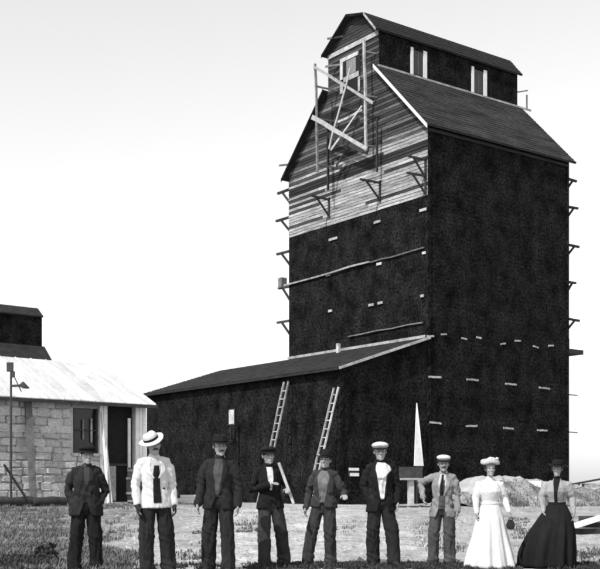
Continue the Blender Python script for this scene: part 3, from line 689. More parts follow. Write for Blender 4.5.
tag(b.build('dark_grass_and_shade', 'dark_grass_and_shade'), 'dark grass, with a fringe in place of shadows at the feet', 'grass', kind='stuff')
b = MB()
for (u, v, n_, su, sv) in ((250, 522, 60, 14, 5), (247, 530, 22, 12, 3), (205, 531, 26, 10, 2), (190, 555, 40, 20, 8), (345, 523, 14, 12, 3), (455, 548, 14, 6, 4), (515, 520, 46, 10, 5), (522, 530, 36, 8, 8), (470, 500, 30, 14, 4), (590, 556, 70, 20, 7), (435, 540, 30, 18, 12), (440, 520, 20, 20, 6)):
    for i in range(n_):
        uu, vv = R.gauss(u, su * .6), R.gauss(v, sv * .6); y = CAMZ * F / max(vv - HOR, 14)
        for _ in range(3): x = (uu - 300) / F * y; y = (CAMZ - gz(x, y)) * F / max(vv - HOR, 14)
        if y > 60: continue
        tuft(b, (uu - 300) / F * y, y, R.uniform(.03, .1), 6, .2)
for i in range(900):                                     # bank face and top
    t = R.random(); c = Vector((A.x, A.y)).lerp(Vector((Bk.x, Bk.y)), t); off = R.uniform(.2, 2.2); hh = (1.32 - .75 * sstep(0, .75, t)) * sstep(-.01, .12, t)
    nn = Vector((Bk.y - A.y, -(Bk.x - A.x))).normalized(); p = c + nn * off; f = clamp(1 - (off - .1) / 1.8)
    tuft(b, p.x, p.y, R.uniform(.08, .28), 7, .15, gz(p.x, p.y) + f * hh * .95)
tag(b.build('weeds', 'weed'), 'dark weeds scattered over the yard and the bank', 'weeds', kind='stuff')
M['clod'] = mat('clod', .3, .95, .5, 3, (1, 1, 1), .4)
b = MB()
for i in range(3200):                                    # clods and chips trodden into the yard
    y = 16 + 30 * R.random() ** 1.4; u = R.uniform(110, 620); x = (u - 300) / F * y; r_ = R.uniform(.012, .05) * (1 if R.random() < .93 else 2)
    c = Vector((x, y, gz(x, y))); q = [Vector((math.cos(a + R.uniform(-.4, .4)) * r_ * R.uniform(.6, 1.4), math.sin(a) * r_ * R.uniform(.6, 1.4), -.01)) for a in (0, 1.25, 2.5, 3.75, 5.)]
    b.add([c + p for p in q] + [c + Vector((R.uniform(-.3, .3) * r_, R.uniform(-.3, .3) * r_, r_ * R.uniform(.4, .9)))], [(k, (k + 1) % 5, 5) for k in range(5)])
tag(b.build('clods', 'clod'), 'small clods and chips strewn over the yard', 'clods', kind='stuff')
def bush(u, v, d, r, label):
    p = px(u, v, d); g = gz(p.x, p.y); o = empty('weed_clump', (p.x, p.y, g)); b = MB()
    for i in range(420):
        q = Vector((R.gauss(0, 1), R.gauss(0, 1), R.gauss(0, 1))).normalized() * r * R.random() ** .4; q.z = abs(q.z) * 1.5; q.x *= 1 + .3 * noise.noise(q * 6)
        a = Vector((R.gauss(0, 1), R.gauss(0, 1), R.gauss(0, 1))).normalized(); c_ = a.orthogonal().normalized(); l2 = R.uniform(.025, .06)
        b.add([q - c_ * l2 * .4, q + a * l2, q + c_ * l2 * .4, q - a * l2], [(0, 1, 2, 3)])
    b.build('leaves', 'dark_grass_and_shade', o)
    s2 = MB()
    for i in range(5): s2.tube([(0, 0, -.03), (R.uniform(-.5, .5) * r, R.uniform(-.5, .5) * r, r)], [.012, .006], 5)
    s2.build('stem', 'dark_wood', o); tag(o, label, 'weed')
bush(47, 556, 17.0, .19, 'dark round weed clump left of the man with pocketed hands')

# ================================================================= PEOPLE
def remesh(mb, name, voxel, m, smooth=2, wrinkle=0., wfreq=(7, 7, 3), seed=0., folds=()):
    me = bpy.data.meshes.new('tmp'); me.from_pydata(mb.v, [], mb.f); me.update()
    o = bpy.data.objects.new('tmp', me); C.objects.link(o)
    md = o.modifiers.new('r', 'REMESH'); md.mode = 'VOXEL'; md.voxel_size = voxel; md.use_smooth_shade = True
    if smooth: s_ = o.modifiers.new('s', 'SMOOTH'); s_.factor = .5; s_.iterations = smooth
    dg = bpy.context.evaluated_depsgraph_get(); out = bpy.data.meshes.new_from_object(o.evaluated_get(dg))
    bpy.data.objects.remove(o); bpy.data.meshes.remove(me)
    out.name = name; out.materials.clear(); out.materials.append(M[m])
    if wrinkle:
        nv = [v.normal.copy() for v in out.vertices]
        for v, n_ in zip(out.vertices, nv):
            p = v.co; q = Vector((p.x * wfreq[0] + seed, p.y * wfreq[1] - seed, p.z * wfreq[2]))
            a = noise.noise(q) * .6 + (1 - 2 * abs(noise.noise(q * 2.1 + Vector((3, 1, 7))))) * .5
            for (c, r_, amp, fr) in folds:
                dd = (p - Vector(c)).length
                if dd < r_: a += amp * (1 - dd / r_) * math.sin((p.z - c[2]) * fr + (p.x - c[0]) * fr * .5 + noise.noise(p * 9) * 2)
            v.co = p + n_ * (a * wrinkle)
    out.polygons.foreach_set('use_smooth', [True] * len(out.polygons)); out.update()
    return out

def hand(b, wrist, d, pn, side, k, curl=.5):
    """palm, four unequal bent fingers, thumb leaving the side of the palm. d: hand direction, pn: palm normal, side: +1 thumb along d x pn"""
    d = Vector(d).normalized(); pn = Vector(pn); pn = (pn - d * pn.dot(d)).normalized(); a = d.cross(pn) * side; w_ = Vector(wrist)
    b.tube([w_ - d * .03 * k, w_ + d * .02 * k, w_ + d * .055 * k, w_ + d * .09 * k], [(.026 * k, .02 * k), (.032 * k, .018 * k), (.04 * k, .017 * k), (.038 * k, .014 * k)], 12, ref=a)
    for i, (off, ln) in enumerate(((.03, .068), (.01, .078), (-.011, .072), (-.031, .055))):
        p = w_ + d * .085 * k + a * off * k; c1 = curl * .5; c2 = curl * 1.3
        d1 = (d * math.cos(c1) + pn * math.sin(c1)); d2 = (d * math.cos(c2) + pn * math.sin(c2)); d3 = (d * math.cos(c2 * 1.5) + pn * math.sin(c2 * 1.5))
        p1 = p + d1 * ln * .45 * k; p2 = p1 + d2 * ln * .33 * k; p3 = p2 + d3 * ln * .25 * k
        b.tube([p - d * .01 * k, p, p1, p2, p3], [.0115 * k, .0115 * k, .0108 * k, .0102 * k, .009 * k], 8)
    p = w_ + d * .025 * k + a * .03 * k; t1 = (d * .65 + a * .75 + pn * .25).normalized(); t2 = (d * .9 + a * .25 + pn * .45).normalized()
    b.tube([p - a * .012 * k, p + t1 * .035 * k, p + t1 * .035 * k + t2 * .03 * k, p + t1 * .035 * k + t2 * .052 * k], [.015 * k, .0135 * k, .012 * k, .0095 * k], 8)

def head_mesh(b, mtx, k, female=False):
    h = MB(); j = .92 if female else 1.
    h.ell((0, .012, .045), (.076, .096, .082)); h.ell((0, -.018, -.02), (.066 * j, .074, .088)); h.ell((0, -.03, -.082), (.05 * j, .056, .036))
    h.ell((0, -.083, -.098), (.022, .018, .017))                                  # chin
    h.tube([(-.046, -.076, .028), (0, -.09, .031), (.046, -.076, .028)], [.011, .012, .011], 8)     # brow
    h.tube([(0, -.086, .022), (0, -.1, -.006), (0, -.113, -.026)], [.009, .011, .0145], 8); h.ell((0, -.095, -.032), (.019, .015, .01))   # nose
    for s in (-1, 1):
        h.ell((.038 * s, -.062, -.022), (.02, .022, .022)); h.ell((.077 * s, .012, -.006), (.01, .017, .026))       # cheeks, ears
    h.tube([(-.022, -.088, -.062), (0, -.096, -.061), (.022, -.088, -.062)], [.006, .008, .006], 8); h.tube([(-.018, -.087, -.074), (0, -.094, -.075), (.018, -.087, -.074)], [.006, .008, .006], 8)
    h.xf(mtx @ Matrix.Scale(k, 4)); b.add(h.v, h.f)

def drape(bvh, name, m, parent, rows, off=.006, cols=13, th=.006):
    """piece of cloth laid on the front of a garment: rows of (z, x_left, x_right)"""
    V = []; n_ = len(rows)
    for zz_, xa, xb in rows:
        for c_ in range(cols):
            x = xa + (xb - xa) * c_ / (cols - 1); hit = bvh.ray_cast(Vector((x, -1.2, zz_)), Vector((0, 1, 0)))[0]
            V.append([x, hit.y if hit else None, zz_])
    ok = [v[1] for v in V if v[1] is not None]
    if not ok: return None
    for i, v in enumerate(V):
        if v[1] is None: v[1] = V[i - 1][1] if i and V[i - 1][1] is not None else max(ok)
    b = MB(); P = [(v[0], v[1] - off, v[2]) for v in V] + [(v[0], v[1] + th, v[2]) for v in V]; T = n_ * cols; fs = []
    for r_ in range(n_ - 1):
        for c_ in range(cols - 1):
            i = r_ * cols + c_; fs += [(i, i + cols, i + cols + 1, i + 1), (T + i, T + i + 1, T + i + cols + 1, T + i + cols)]
        i = r_ * cols; j = i + cols - 1; fs += [(i, T + i, T + i + cols, i + cols), (j, j + cols, T + j + cols, T + j)]
    for c_ in range(cols - 1):
        fs += [(c_, c_ + 1, T + c_ + 1, T + c_)]; i = (n_ - 1) * cols + c_; fs += [(i, T + i, T + i + 1, i + 1)]
    b.add(P, fs); return b.build(name, m, parent, True)

def lerp_rows(pts, n_=34):
    out = []
    for i in range(n_ + 1):
        t = i / n_ * (len(pts) - 1); a = min(int(t), len(pts) - 2); f = t - a
        out.append(tuple(pts[a][q] * (1 - f) + pts[a + 1][q] * f for q in range(3)))
    return out

def hat_shell(prof, sx, sy, n=28, bend=None, dent=0.):
    b = MB().lathe(prof, sx, sy, n)
    V = []
    for x, y, q in b.v:
        r_ = math.hypot(x / sx, y / sy)
        if bend: q += bend(x, y, r_)
        if dent and r_ < .075 and q > prof[-1][1] - .012: q -= dent * math.exp(-(x / .03) ** 2)
        V.append((x, y, q))
    b.v = V; return b

def hat(kind, m, mtx, k, root):
    h = empty('hat', (0, 0, 0), 0, root) if False else None
    T = mtx @ Matrix.Scale(k, 4)
    if kind == 'cap':            # flat cloth cap with a peak
        b = MB(); b.ell((0, .008, .1), (.112, .13, .046), 22, 12); b.ell((0, .012, .068), (.088, .108, .07), 20, 12)
        me = remesh(b, 'cap', .009, m, 3, .004, (14, 14, 14)); me.transform(T); o = link('cap', me, root)
        pk = MB(); V = []; fs = []
        for i in range(11):
            a = rad(-160 + 140 * i / 10)
            for r_, dz in ((.085, .0), (.135, -.022)):
                for e in (.004, -.004): V.append((math.cos(a) * r_ * .92, math.sin(a) * r_ * 1.06 - .005, .062 + dz * abs(math.sin(a)) + e))
        for i in range(10):
            a = i * 4; fs += [(a, a + 2, a + 6, a + 4), (a + 1, a + 5, a + 7, a + 3), (a + 2, a + 3, a + 7, a + 6)]
        pk.add(V, fs).xf(T).build('peak', 'black_cloth', o, True)  # black peak and band: shadow below pale caps put into the colour
        MB().lathe([(.08, .048), (.092, .048), (.094, .066), (.082, .066)], .98, 1.16, 24).xf(T).build('band', 'black_cloth', o, True)
    else:
        cr, br, ht = {'fedora': (.088, .15, .115), 'straw': (.088, .15, .10), 'bowler': (.088, .14, .12), 'lady': (.09, .16, .10)}[kind]
        prof = [(cr - .012, .0), (cr + .02, -.002), (br, .0), (br + .002, .004), (br, .009), (cr + .012, .008), (cr, .014), (cr - .002, .05), (cr - .008, ht - .03), (cr - .025, ht - .006), (cr * .4, ht), (.004, ht)]
        up = .035 if kind == 'fedora' else .012
        b = hat_shell(prof, .98, 1.14, 32, lambda x, y, r_: (up * (abs(x) / .15) ** 2 - .014 * max(0, -y / .15) if r_ > cr + .005 else 0), .018 if kind in ('fedora', 'straw') else 0.)
        b.xf(T @ Matrix.Translation((0, .008, .052))); o = b.build('hat', m, root, True)
        bd = MB().lathe([(cr + .001, .014), (cr + .004, .014), (cr + .003, .04), (cr + .0, .04)], .98, 1.14, 28); bd.xf(T @ Matrix.Translation((0, .008, .052))); bd.build('hat_band', 'black_cloth', o, True)
    return o

def person(label, u, d, H, yaw=0., arms=None, feet=((-.13, 0), (.13, 0)), hat_=('cap', 'black_cloth'), jacket='dark_cloth', trousers='dark_cloth', shirt='white_cloth', vest=None,
           tie=None, hem=.82, head=(0, 0, 0), hat_tilt=(0, 0, 0), gap=.07, sleeves=None, stout=1., moustache=False, hairm='hair', open_to=1.08, pocket=(False, False), gloves=None, lapel=True, braces=False, seed=0., collar='white_cloth', cut=.98, hat_k=1., lean=0.):
    k = H / 1.75; x0 = (u - 300) / F * d; g = gz(x0, d)
    root = empty('person', (x0, d, g - .01), rad(yaw)); root.rotation_euler[1] = rad(lean); tag(root, label, 'person')
    K = lambda p: tuple(c * k for c in p)
    arms = arms or (((-.225, .03, 1.12), (-.235, -.05, .86)), ((.225, .03, 1.12), (.235, -.05, .86)))
    st_ = stout
    # ---- body: one continuous surface, feet to head
    b = MB()
    for s, (fx, fy) in zip((-1, 1), feet):
        b.tube([K((.085 * s, 0, .92)), K((.5 * (.09 * s + fx), fy * .5 - .012, .5)), K((fx, fy + .012, .09))], [.078 * k, .055 * k, .038 * k])
        b.tube([K((fx, fy + .045, .05)), K((fx + .01 * s, fy - .06, .045)), K((fx + .02 * s, fy - .16, .03))], [(.04 * k, .042 * k), (.043 * k, .036 * k), (.036 * k, .022 * k)])
    b.tube([K((0, 0, .88)), K((0, 0, 1.05)), K((0, 0, 1.27)), K((0, .005, 1.4)), K((0, .01, 1.46))], [(.13 * k, .09 * k), (.125 * k, .085 * k), (.145 * k, .09 * k), (.12 * k, .065 * k), (.06 * k, .05 * k)], 16)
    for s, (e, w_), pk in zip((-1, 1), arms, pocket):
        b.tube([K((.1 * s, .005, 1.41)), K((.15 * s, .01, 1.38)), K(e), K(w_)], [.04 * k, .04 * k, .034 * k, .026 * k])
        dv = (Vector(w_) - Vector(e)).normalized(); pn = Vector((-s, -.25, 0)) if abs(dv.z) > .6 else Vector((0, .2, -1))
        if not pk: hand(b, K(w_), dv, pn, -1 if s > 0 else 1, k, .55)
    hm = Matrix.Translation(K((0, -.018, 1.618))) @ Matrix.Rotation(rad(head[0]), 4, 'Z') @ Matrix.Rotation(rad(head[1]), 4, 'X') @ Matrix.Rotation(rad(head[2]), 4, 'Y') @ Matrix.Scale(1.07, 4)
    b.tube([K((0, .012, 1.44)), K((0, .012, 1.5)), tuple(hm @ Vector((0, .02, -.03)))], [(.06 * k, .056 * k), .052 * k, .052 * k])
    head_mesh(b, hm, k)
    link('body', remesh(b, 'body', .0075, 'skin', 2), root)
    for s in (-1, 1): MB().ell((.03 * s, -.086, .006), (.010, .009, .0055), 10, 7).xf(hm @ Matrix.Scale(k, 4)).build('eye', 'eye', root, True)
    hr = MB().ell((0, .03, .03), (.086, .094, .1), 24, 16); hr.f = [f for f in hr.f if not (sum(hr.v[i][1] for i in f) / len(f) < -.015 and sum(hr.v[i][2] for i in f) / len(f) < .085) and sum(hr.v[i][2] for i in f) / len(f) > -.035]
    hr.xf(hm @ Matrix.Scale(k, 4)); hr.build('hair', hairm, root, True)
    for s in (-1, 1): MB().tube([(.028 * s - .014, -.089, .03), (.028 * s, -.094, .034), (.028 * s + .014, -.088, .03)], [.004, .005, .004], 6).xf(hm @ Matrix.Scale(k, 4)).build('eyebrow', hairm, root, True)
    if moustache: MB().tube([(-.034, -.086, -.056), (-.014, -.104, -.047), (.014, -.104, -.047), (.034, -.086, -.056)], [.006, .01, .01, .006], 8).xf(hm @ Matrix.Scale(k, 4)).build('moustache', hairm, root, True)
    if hat_: hat(hat_[0], hat_[1], hm @ Matrix.Rotation(rad(hat_tilt[0]), 4, 'Y') @ Matrix.Rotation(rad(hat_tilt[1]), 4, 'X') @ Matrix.Translation((0, 0, hat_tilt[2] - .012)), k * hat_k, root)
    # ---- trousers
    t = MB()
    for s, (fx, fy) in zip((-1, 1), feet):
        kn = (.5 * (.095 * s + fx) + .01 * s, fy * .5 - .018, .5)
        t.tube([K((.088 * s, .0, .97)), K((.09 * s, 0, .86)), K(kn), K((fx, fy + .008, .2)), K((fx, fy - .005, .07))], [(.09 * k * st_, .108 * k * st_), (.088 * k, .104 * k), (.088 * k, .092 * k), (.086 * k, .088 * k), (.09 * k, .098 * k)])
    t.tube([K((0, 0, .88)), K((0, 0, 1.0)), K((0, 0, 1.1))], [(.15 * k * st_, .115 * k * st_), (.158 * k * st_, .118 * k * st_), (.15 * k * st_, .112 * k * st_)], 18)
    link('trousers', remesh(t, 'trousers', .011, trousers, 2, .026 * k, (8, 8, 2.6), seed, [(K((.12, 0, .5)), .2, .3, 60), (K((-.12, 0, .5)), .2, .3, 70), (K((.12, 0, .12)), .15, .5, 70), (K((-.12, 0, .12)), .15, .5, 80)]), root)
    for s, (fx, fy) in zip((-1, 1), feet):
        sb = MB(); sb.tube([K((fx, fy + .05, .05)), K((fx + .01 * s, fy - .06, .05)), K((fx + .02 * s, fy - .17, .035))], [(.047 * k, .05 * k), (.05 * k, .044 * k), (.042 * k, .03 * k)]); sb.tube([K((fx, fy + .012, .05)), K((fx, fy + .012, .16))], [.048 * k, .047 * k])
        link('boot', remesh(sb, 'boot', .009, 'leather', 2), root)
    # ---- jacket or shirt with sleeves
    jm = jacket or shirt; j = MB(); hz = hem if jacket else 1.0
    j.tube([K((0, 0, hz)), K((0, 0, hz + .1)), K((0, 0, 1.08)), K((0, -.004, 1.27)), K((0, .004, 1.38)), K((0, .012, 1.44)), K((0, .016, 1.47))],
           [(.205 * k * st_, .155 * k * st_), (.192 * k * st_, .148 * k * st_), (.155 * k * st_, .128 * k * st_), (.168 * k, .135 * k * st_), (.15 * k, .105 * k), (.105 * k, .082 * k), (.072 * k, .068 * k)], 20, flat=True)
    fl = []
    for s, (e, w_) in zip((-1, 1), arms):
        wv = Vector(w_); ev = Vector(e); cuff = wv - (wv - ev).normalized() * .0
        m_ = (Vector((.19 * s, .01, 1.385)) + ev) / 2
        j.tube([K((.09 * s, .008, 1.42)), K((.15 * s, .01, 1.395)), K((.183 * s, .012, 1.34)) if e[2] < 1.3 else K((.19 * s, .012, 1.39)), K(e), K((ev + wv) / 2), K(cuff)], [.055 * k, .066 * k, .064 * k, .054 * k, .05 * k, .045 * k])
        fl.append((K(e), .16, .4, 75))
    fl.append((K((0, -.1, 1.05)), .22, .35, 55))
    nm = 'jacket' if jacket else 'shirt'
    jme = remesh(j, nm, .01, jm, 2, (.017 if jm == 'white_cloth' else .026) * k, (7, 7, 3.6), seed + 5, fl); link(nm, jme, root)
    bvh = BVHTree.FromPolygons([v.co.copy() for v in jme.vertices], [tuple(p.vertices) for p in jme.polygons])
    if jacket and cut:
        zc = cut * k; bm = bmesh.new(); bm.from_mesh(jme)
        bmesh.ops.delete(bm, geom=[f for f in bm.faces if (lambda c_: c_.z < zc and c_.y < -.02 and abs(c_.x) < .02 + (zc - c_.z) * .35)(f.calc_center_median())], context='FACES'); bm.to_mesh(jme); bm.free()
    sc_ = lambda rows: [(a * k, b_ * k, c_ * k) for a, b_, c_ in rows]
    if jacket:
        top = 1.455; gp = gap
        drape(bvh, 'shirt', shirt, root, sc_(lerp_rows([(top, -.05, .05), (1.36, -gp, gp), (1.22, -gp * .75, gp * .75), (open_to, -gp * .35, gp * .35)])), .004)
        if vest: drape(bvh, 'vest', vest, root, sc_(lerp_rows([(1.36, -gp * .25, gp * .55), (1.27, -gp * .5, gp * .6), (1.12, -gp * .55, gp * .6), (.99, -gp * .6, gp * .7), (.9, -gp * .6, gp * .7)])), .009)
        if lapel:
            for s in (-1, 1):
                drape(bvh, 'lapel', jm, root, sc_(lerp_rows([(1.45, *sorted((.045 * s, .075 * s))), (1.36, *sorted((gp * s * .9, (gp + .055) * s))), (1.29, *sorted((gp * s * .85, (gp + .05) * s))), (open_to, *sorted((gp * .3 * s, (gp * .3 + .02) * s)))])), .012, 6)
    if braces:
        for s in (-1, 1): drape(bvh, 'brace', braces, root, sc_(lerp_rows([(1.43, .085 * s - .016, .085 * s + .016), (1.25, .09 * s - .016, .09 * s + .016), (1.03, .07 * s - .016, .07 * s + .016)])), .009, 4)
    if tie: drape(bvh, 'tie', tie, root, sc_(lerp_rows([(1.45, -.018, .018), (1.42, -.014, .014), (1.3, -.022, .022), (1.12, -.028, .028)])), .016, 6)
    if collar:
        cb = MB().lathe([(.058, 0), (.066, 0), (.06, .042), (.054, .042)], 1.02, 1.0, 22); cb.v = [(x, y, q - .02 * max(0, -y / .06)) for x, y, q in cb.v]
        cb.xf(Matrix.Translation(K((0, .01, 1.462))) @ Matrix.Scale(k, 4)); cb.build('collar', collar, root, True)
    if gloves:
        for s, (e, w_) in zip((-1, 1), arms):
            gb = MB(); dv = (Vector(w_) - Vector(e)).normalized(); hand(gb, K(w_), dv, Vector((-s, -.25, 0)), -1 if s > 0 else 1, k * 1.18, .6); gb.tube([K(Vector(w_) - dv * .03), K(Vector(w_) + dv * .02)], [.045 * k, .042 * k]); link('glove', remesh(gb, 'glove', .008, gloves, 1), root)
    return root, k, bvh

person('man in dark jacket and cap, hands in pockets, before the stone building', 85, 14.61, 1.69, yaw=8, arms=(((-.25, .06, 1.13), (-.16, -.05, .95)), ((.25, .06, 1.13), (.16, -.05, .95))),
       feet=((-.14, 0), (.14, .02)), hat_=('cap', 'black_cloth'), jacket='dark_cloth', trousers='black_cloth', shirt='charcoal_cloth', pocket=(True, True), gap=.045, stout=1.12, hem=.8, head=(14, 2, 0), collar='mid_cloth', open_to=1.25, seed=1, lean=1)
person('man in white jacket and tilted pale straw hat beside the white door post', 158, 14.42, 1.83, yaw=16, arms=(((-.24, .02, 1.13), (-.235, -.06, .89)), ((.22, .05, 1.13), (.225, -.03, .88))),
       feet=((-.14, 0), (.14, .03)), hat_=('straw', 'straw'), hat_tilt=(-27, 10, .02), jacket='white_cloth', trousers='dark_cloth', shirt='pale_cloth', vest='black_cloth', gap=.075, hem=.84, head=(8, 3, 0), gloves='leather', cut=None, open_to=1.2, moustache=True, seed=2, lean=-2)
person('man in dark hat and open dark jacket, third from the left', 217, 14.80, 1.82, yaw=-6, arms=(((-.245, .03, 1.14), (-.25, -.08, .88)), ((.24, .03, 1.13), (.255, -.04, .87))),
       feet=((-.12, .05), (.15, -.07)), hat_=('fedora', 'black_cloth'), jacket='dark_cloth', trousers='dark_cloth', shirt='mid_cloth', gap=.07, hem=.82, head=(24, 2, 0), moustache=True, open_to=1.0, seed=3, lean=1.5)
p4, k4, bv4 = person('smiling slim man in dark jacket and white shirt holding a pale stick', 273, 15.86, 1.72, yaw=10, arms=(((-.25, .02, 1.13), (-.03, -.2, 1.2)), ((.275, .04, 1.16), (.24, -.15, 1.13))),
       feet=((-.13, -.09), (.17, .06)), hat_=('cap', 'black_cloth'), jacket='black_cloth', trousers='charcoal_cloth', shirt='white_cloth', gap=.05, hem=.86, head=(6, 0, 0), open_to=1.12, stout=.95, seed=4, lean=-2.5)
p5, k5, _ = person('man in mottled work shirt under open dark jacket, left arm bent outward', 321, 16.09, 1.66, yaw=-12, arms=(((-.25, .06, 1.12), (-.26, -.06, .88)), ((.30, .03, 1.14), (.35, -.18, 1.1))),
       feet=((-.2, -.04), (.13, .04)), hat_=('bowler', 'black_cloth'), hat_tilt=(6, -6, 0), jacket='charcoal_cloth', trousers='charcoal_cloth', shirt='mottled_cloth', gap=.1, hem=.9, head=(-4, 0, 0), open_to=.97, lapel=False, collar='pale_cloth', seed=5, lean=2.5)
p6, k6, bv6 = person('man in pale peaked cap, white neck scarf and open dark coat', 382, 16.09, 1.79, yaw=4, arms=(((-.235, .05, 1.14), (-.16, -.05, .94)), ((.24, .04, 1.13), (.225, -.08, .9))),
       feet=((-.12, .05), (.16, -.06)), hat_=('cap', 'straw'), jacket='black_cloth', trousers='dark_cloth', shirt='white_cloth', pocket=(True, False), gap=.085, hem=.78, head=(-4, 0, 0), open_to=.95, stout=1.05, seed=6, lean=-1)
person('man in light grey suit coat and dark tie with right elbow out', 441, 16.32, 1.61, yaw=-14, arms=(((-.37, .05, 1.31), (-.3, -.1, 1.08)), ((.225, .04, 1.13), (.24, -.04, .88))),
       feet=((-.13, 0), (.13, .02)), hat_=('cap', 'straw'), hat_tilt=(0, 4, .014), hat_k=.94, jacket='grey_cloth', trousers='mid_cloth', shirt='pale_cloth', vest='mid_cloth', tie='black_cloth', gap=.075, hem=.78, head=(10, 0, 0), moustache=True, open_to=1.1, seed=7, lean=1.5)

drape(bv6, 'scarf', 'white_cloth', p6, [(a * k6, b_ * k6, c_ * k6) for a, b_, c_ in lerp_rows([(1.47, -.05, .05), (1.42, -.075, .12), (1.36, -.08, .15), (1.31, -.07, .09), (1.24, -.06, .03)])], .02, 13, .02)
def woman(label, u, d, H, yaw, arms, dress_top, skirt, hat_fn, skirt_prof, head=(0, 0, 0), hairm='hair', fx=0., seed=0., sash=None, puff=1.):
    k = H / 1.62; x0 = (u - 300) / F * d; g = gz(x0, d); root = empty('person', (x0, d, g), rad(yaw)); tag(root, label, 'person')
    K = lambda p: tuple(c * k for c in p); b = MB()
    for s in (-1, 1):
        b.tube([K((.085 * s, 0, .86)), K((.085 * s, -.01, .46)), K((.08 * s, .01, .08))], [.08 * k, .055 * k, .036 * k]); b.tube([K((.08 * s, .04, .045)), K((.085 * s, -.12, .03))], [(.035 * k, .04 * k), (.03 * k, .02 * k)])
    b.tube([K((0, 0, .82)), K((0, 0, .98)), K((0, 0, 1.15)), K((0, 0, 1.27)), K((0, .01, 1.34))], [(.15 * k, .11 * k), (.11 * k, .09 * k), (.135 * k, .1 * k), (.115 * k, .075 * k), (.055 * k, .05 * k)], 16)
    for s, (e, w_) in zip((-1, 1), arms):
        b.tube([K((.08 * s, .005, 1.29)), K((.15 * s, .01, 1.275)), K(e), K(w_)], [.034 * k, .036 * k, .03 * k, .023 * k]); dv = (Vector(w_) - Vector(e)).normalized()
        hand(b, K(w_), dv, Vector((-s, -.2, 0)) if abs(dv.z) > .6 else Vector((0, .2, -1)), -1 if s > 0 else 1, k * .9, .6)
    hm = Matrix.Translation(K((0, -.015, 1.5))) @ Matrix.Rotation(rad(head[0]), 4, 'Z') @ Matrix.Rotation(rad(head[1]), 4, 'X')
    b.tube([K((0, .01, 1.31)), K((0, .01, 1.37)), tuple(hm @ Vector((0, .02, -.03)))], [.045 * k, .042 * k, .044 * k]); head_mesh(b, hm, k * .95, True)
    link('body', remesh(b, 'body', .0075, 'skin', 2), root); S = hm @ Matrix.Scale(k * .95, 4)
    for s in (-1, 1): MB().ell((.029 * s, -.086, .006), (.010, .009, .0055), 10, 7).xf(S).build('eye', 'eye', root, True)
    hb = MB().ell((0, .03, .04), (.098, .098, .1), 24, 16); hb.ell((0, .09, .02), (.05, .04, .05)); hb.f = [f for f in hb.f if not (sum(hb.v[i][1] for i in f) / len(f) < -.02 and sum(hb.v[i][2] for i in f) / len(f) < .07)]
    hb.xf(S).build('hair', hairm, root, True)
    j = MB(); j.tube([K((0, 0, .97)), K((0, 0, 1.03)), K((0, -.012, 1.16)), K((0, 0, 1.27)), K((0, .008, 1.325)), K((0, .01, 1.37))], [(.118 * k, .1 * k), (.125 * k, .105 * k), (.16 * k, .14 * k), (.14 * k, .095 * k), (.075 * k, .065 * k), (.05 * k, .05 * k)], 20)
    for s, (e, w_) in zip((-1, 1), arms):
        ev, wv = Vector(e), Vector(w_)
        j.tube([K((.09 * s, .005, 1.29)), K((.15 * s, .01, 1.275)), K((Vector((.165 * s, .01, 1.2)) + ev) / 2), K(e), K((ev + wv) / 2), K(wv)], [.045 * k, .065 * k * puff, .066 * k * puff, .056 * k * puff, .046 * k, .034 * k])
    jme = remesh(j, 'blouse', .009, dress_top, 2, .008, (10, 10, 5), seed); link('blouse', jme, root)
    bvh = BVHTree.FromPolygons([v.co for v in jme.vertices], [p.vertices for p in jme.polygons])
    s_ = MB(); prof = []
    for i in range(25):
        t = i / 24 * (len(skirt_prof) - 1); a = min(int(t), len(skirt_prof) - 2); f = t - a; prof.append(tuple(skirt_prof[a][q] * (1 - f) + skirt_prof[a + 1][q] * f for q in (0, 1)))
    top_z = prof[-1][1]
    s_.lathe([(r_, q) for r_, q in prof], 1, .88, 96, lambda th, q, r_: r_ * (1 + .12 * sstep(top_z, .2, q) * (math.sin(9 * th + 3 * noise.noise(Vector((math.cos(th), math.sin(th), seed)))) + .5 * math.sin(17 * th + q * 2)) / 1.2 + .02 * noise.noise(Vector((math.cos(th) * 3, math.sin(th) * 3, q * 6 + seed)))))
    s_.v = [(x + fx * sstep(top_z, .1, q), y, q) for x, y, q in s_.v]; s_.xf(Matrix.Scale(k, 4)); s_.build('skirt', skirt, root, True)
    if sash: MB().lathe([(.116, .96), (.134, .955), (.136, 1.0), (.118, 1.0)], 1, .88, 30).xf(Matrix.Scale(k, 4)).build('belt', sash, root, True)
    hat_fn(S, root, k); return root, k, bvh
def white_hat(S, root, k):
    b = hat_shell([(.07, 0), (.12, -.004), (.165, .0), (.172, .016), (.17, .05), (.15, .075), (.09, .085), (.004, .087)], 1.0, 1.0, 32, lambda x, y, r_: .012 * math.sin(3 * math.atan2(y, x)))
    T = S @ Matrix.Translation((0, .01, .08)) @ Matrix.Scale(.88, 4); o = b.xf(T).build('hat', 'pale_cloth', root, True)
    t = MB()
    for i in range(9): t.ell((R.uniform(-.06, .11), R.uniform(-.1, .03), .085 + R.uniform(-.01, .02)), (.035, .035, .025), 10, 7)
    t.xf(T).build('trimming', 'white_cloth', o, True)
white_p, kw, _ = woman('woman in long white dress and wide pale trimmed hat', 490, 15.52, 1.50, 4, (((-.215, .02, 1.06), (-.215, -.04, .84)), ((.23, .04, 1.05), (.26, -.12, .86))), 'dress_cloth', 'dress_cloth', white_hat,
                       [(.36, .02), (.31, .25), (.255, .5), (.21, .75), (.16, .9), (.122, .99)], head=(0, 0), seed=1.5, sash='dress_cloth', puff=1.0)
def dark_hat(S, root, k):
    hat('lady', 'black_cloth', S @ Matrix.Rotation(rad(6), 4, 'Y') @ Matrix.Translation((0, 0, .005)), 1.0, root)
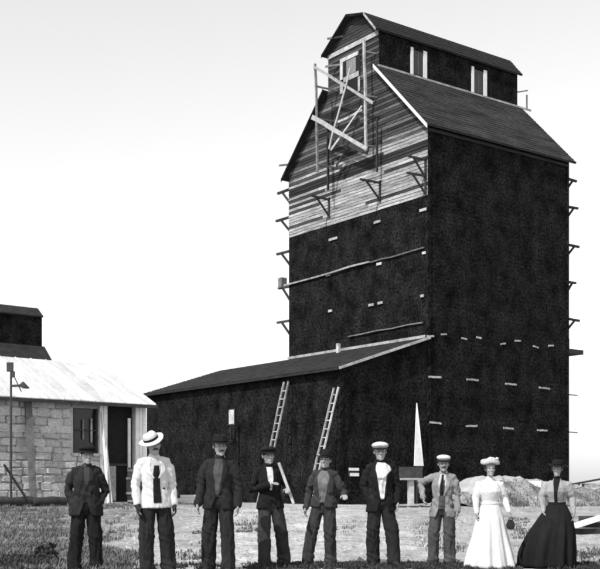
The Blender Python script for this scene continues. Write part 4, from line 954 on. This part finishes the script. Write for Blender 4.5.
dp, kd, bv = woman('woman in pale blouse, dark hat and full dark skirt at right', 557, 15.63, 1.50, -10, (((-.225, .03, 1.07), (-.2, -.06, .85)), ((.225, .05, 1.06), (.235, -.07, .83))), 'blouse_cloth', 'black_cloth', dark_hat,
                   [(.40, .02), (.39, .25), (.345, .5), (.27, .72), (.19, .88), (.122, .99)], head=(-8, 2), fx=-.15, seed=4.2, sash='black_cloth', puff=1.12)
drape(bv, 'scarf', 'black_cloth', dp, [(a * kd, b_ * kd, c_ * kd) for a, b_, c_ in lerp_rows([(1.37, -.05, .05), (1.3, -.06, .03), (1.15, -.055, -.005), (1.0, -.045, .0)])], .012)
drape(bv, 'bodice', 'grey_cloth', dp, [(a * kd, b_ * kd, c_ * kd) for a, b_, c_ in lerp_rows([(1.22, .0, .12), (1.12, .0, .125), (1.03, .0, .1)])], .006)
MB().lathe([(.048, 1.31), (.056, 1.31), (.052, 1.39), (.046, 1.39)], 1, 1, 20).xf(Matrix.Scale(kd, 4)).build('collar', 'black_cloth', dp, True)
# things in hands
hp = p4.matrix_basis @ Vector((.215 * k4, -.2 * k4, 1.08 * k4))
tag(MB().bar((-.11, .02, .42), (.1, -.01, -.16), .05, .035).build('stick', 'raw_wood', None, loc=hp), 'pale stick held upright by the smiling slim man', 'stick')
hp = white_p.matrix_basis @ Vector((.27 * kw, -.17 * kw, .76 * kw)); bgp = empty('handbag', (hp.x, hp.y, hp.z - .15)); bgp.scale = (.75, .75, .75); tag(bgp, 'small dark handbag held by the woman in white', 'handbag')
m_ = MB(); m_.tube([(0, 0, .02), (0, 0, .07), (0, 0, .13), (0, 0, .16)], [(.07, .03), (.085, .038), (.065, .03), (.05, .02)], 14); link('pouch', remesh(m_, 'pouch', .008, 'leather', 2, .004, (20, 20, 20)), bgp)
m_ = MB(); m_.tube([(-.045, 0, .15), (-.03, 0, .215), (0, 0, .235), (.03, 0, .215), (.045, 0, .15)], [.006] * 5, 6); m_.build('handle', 'leather', bgp, True)
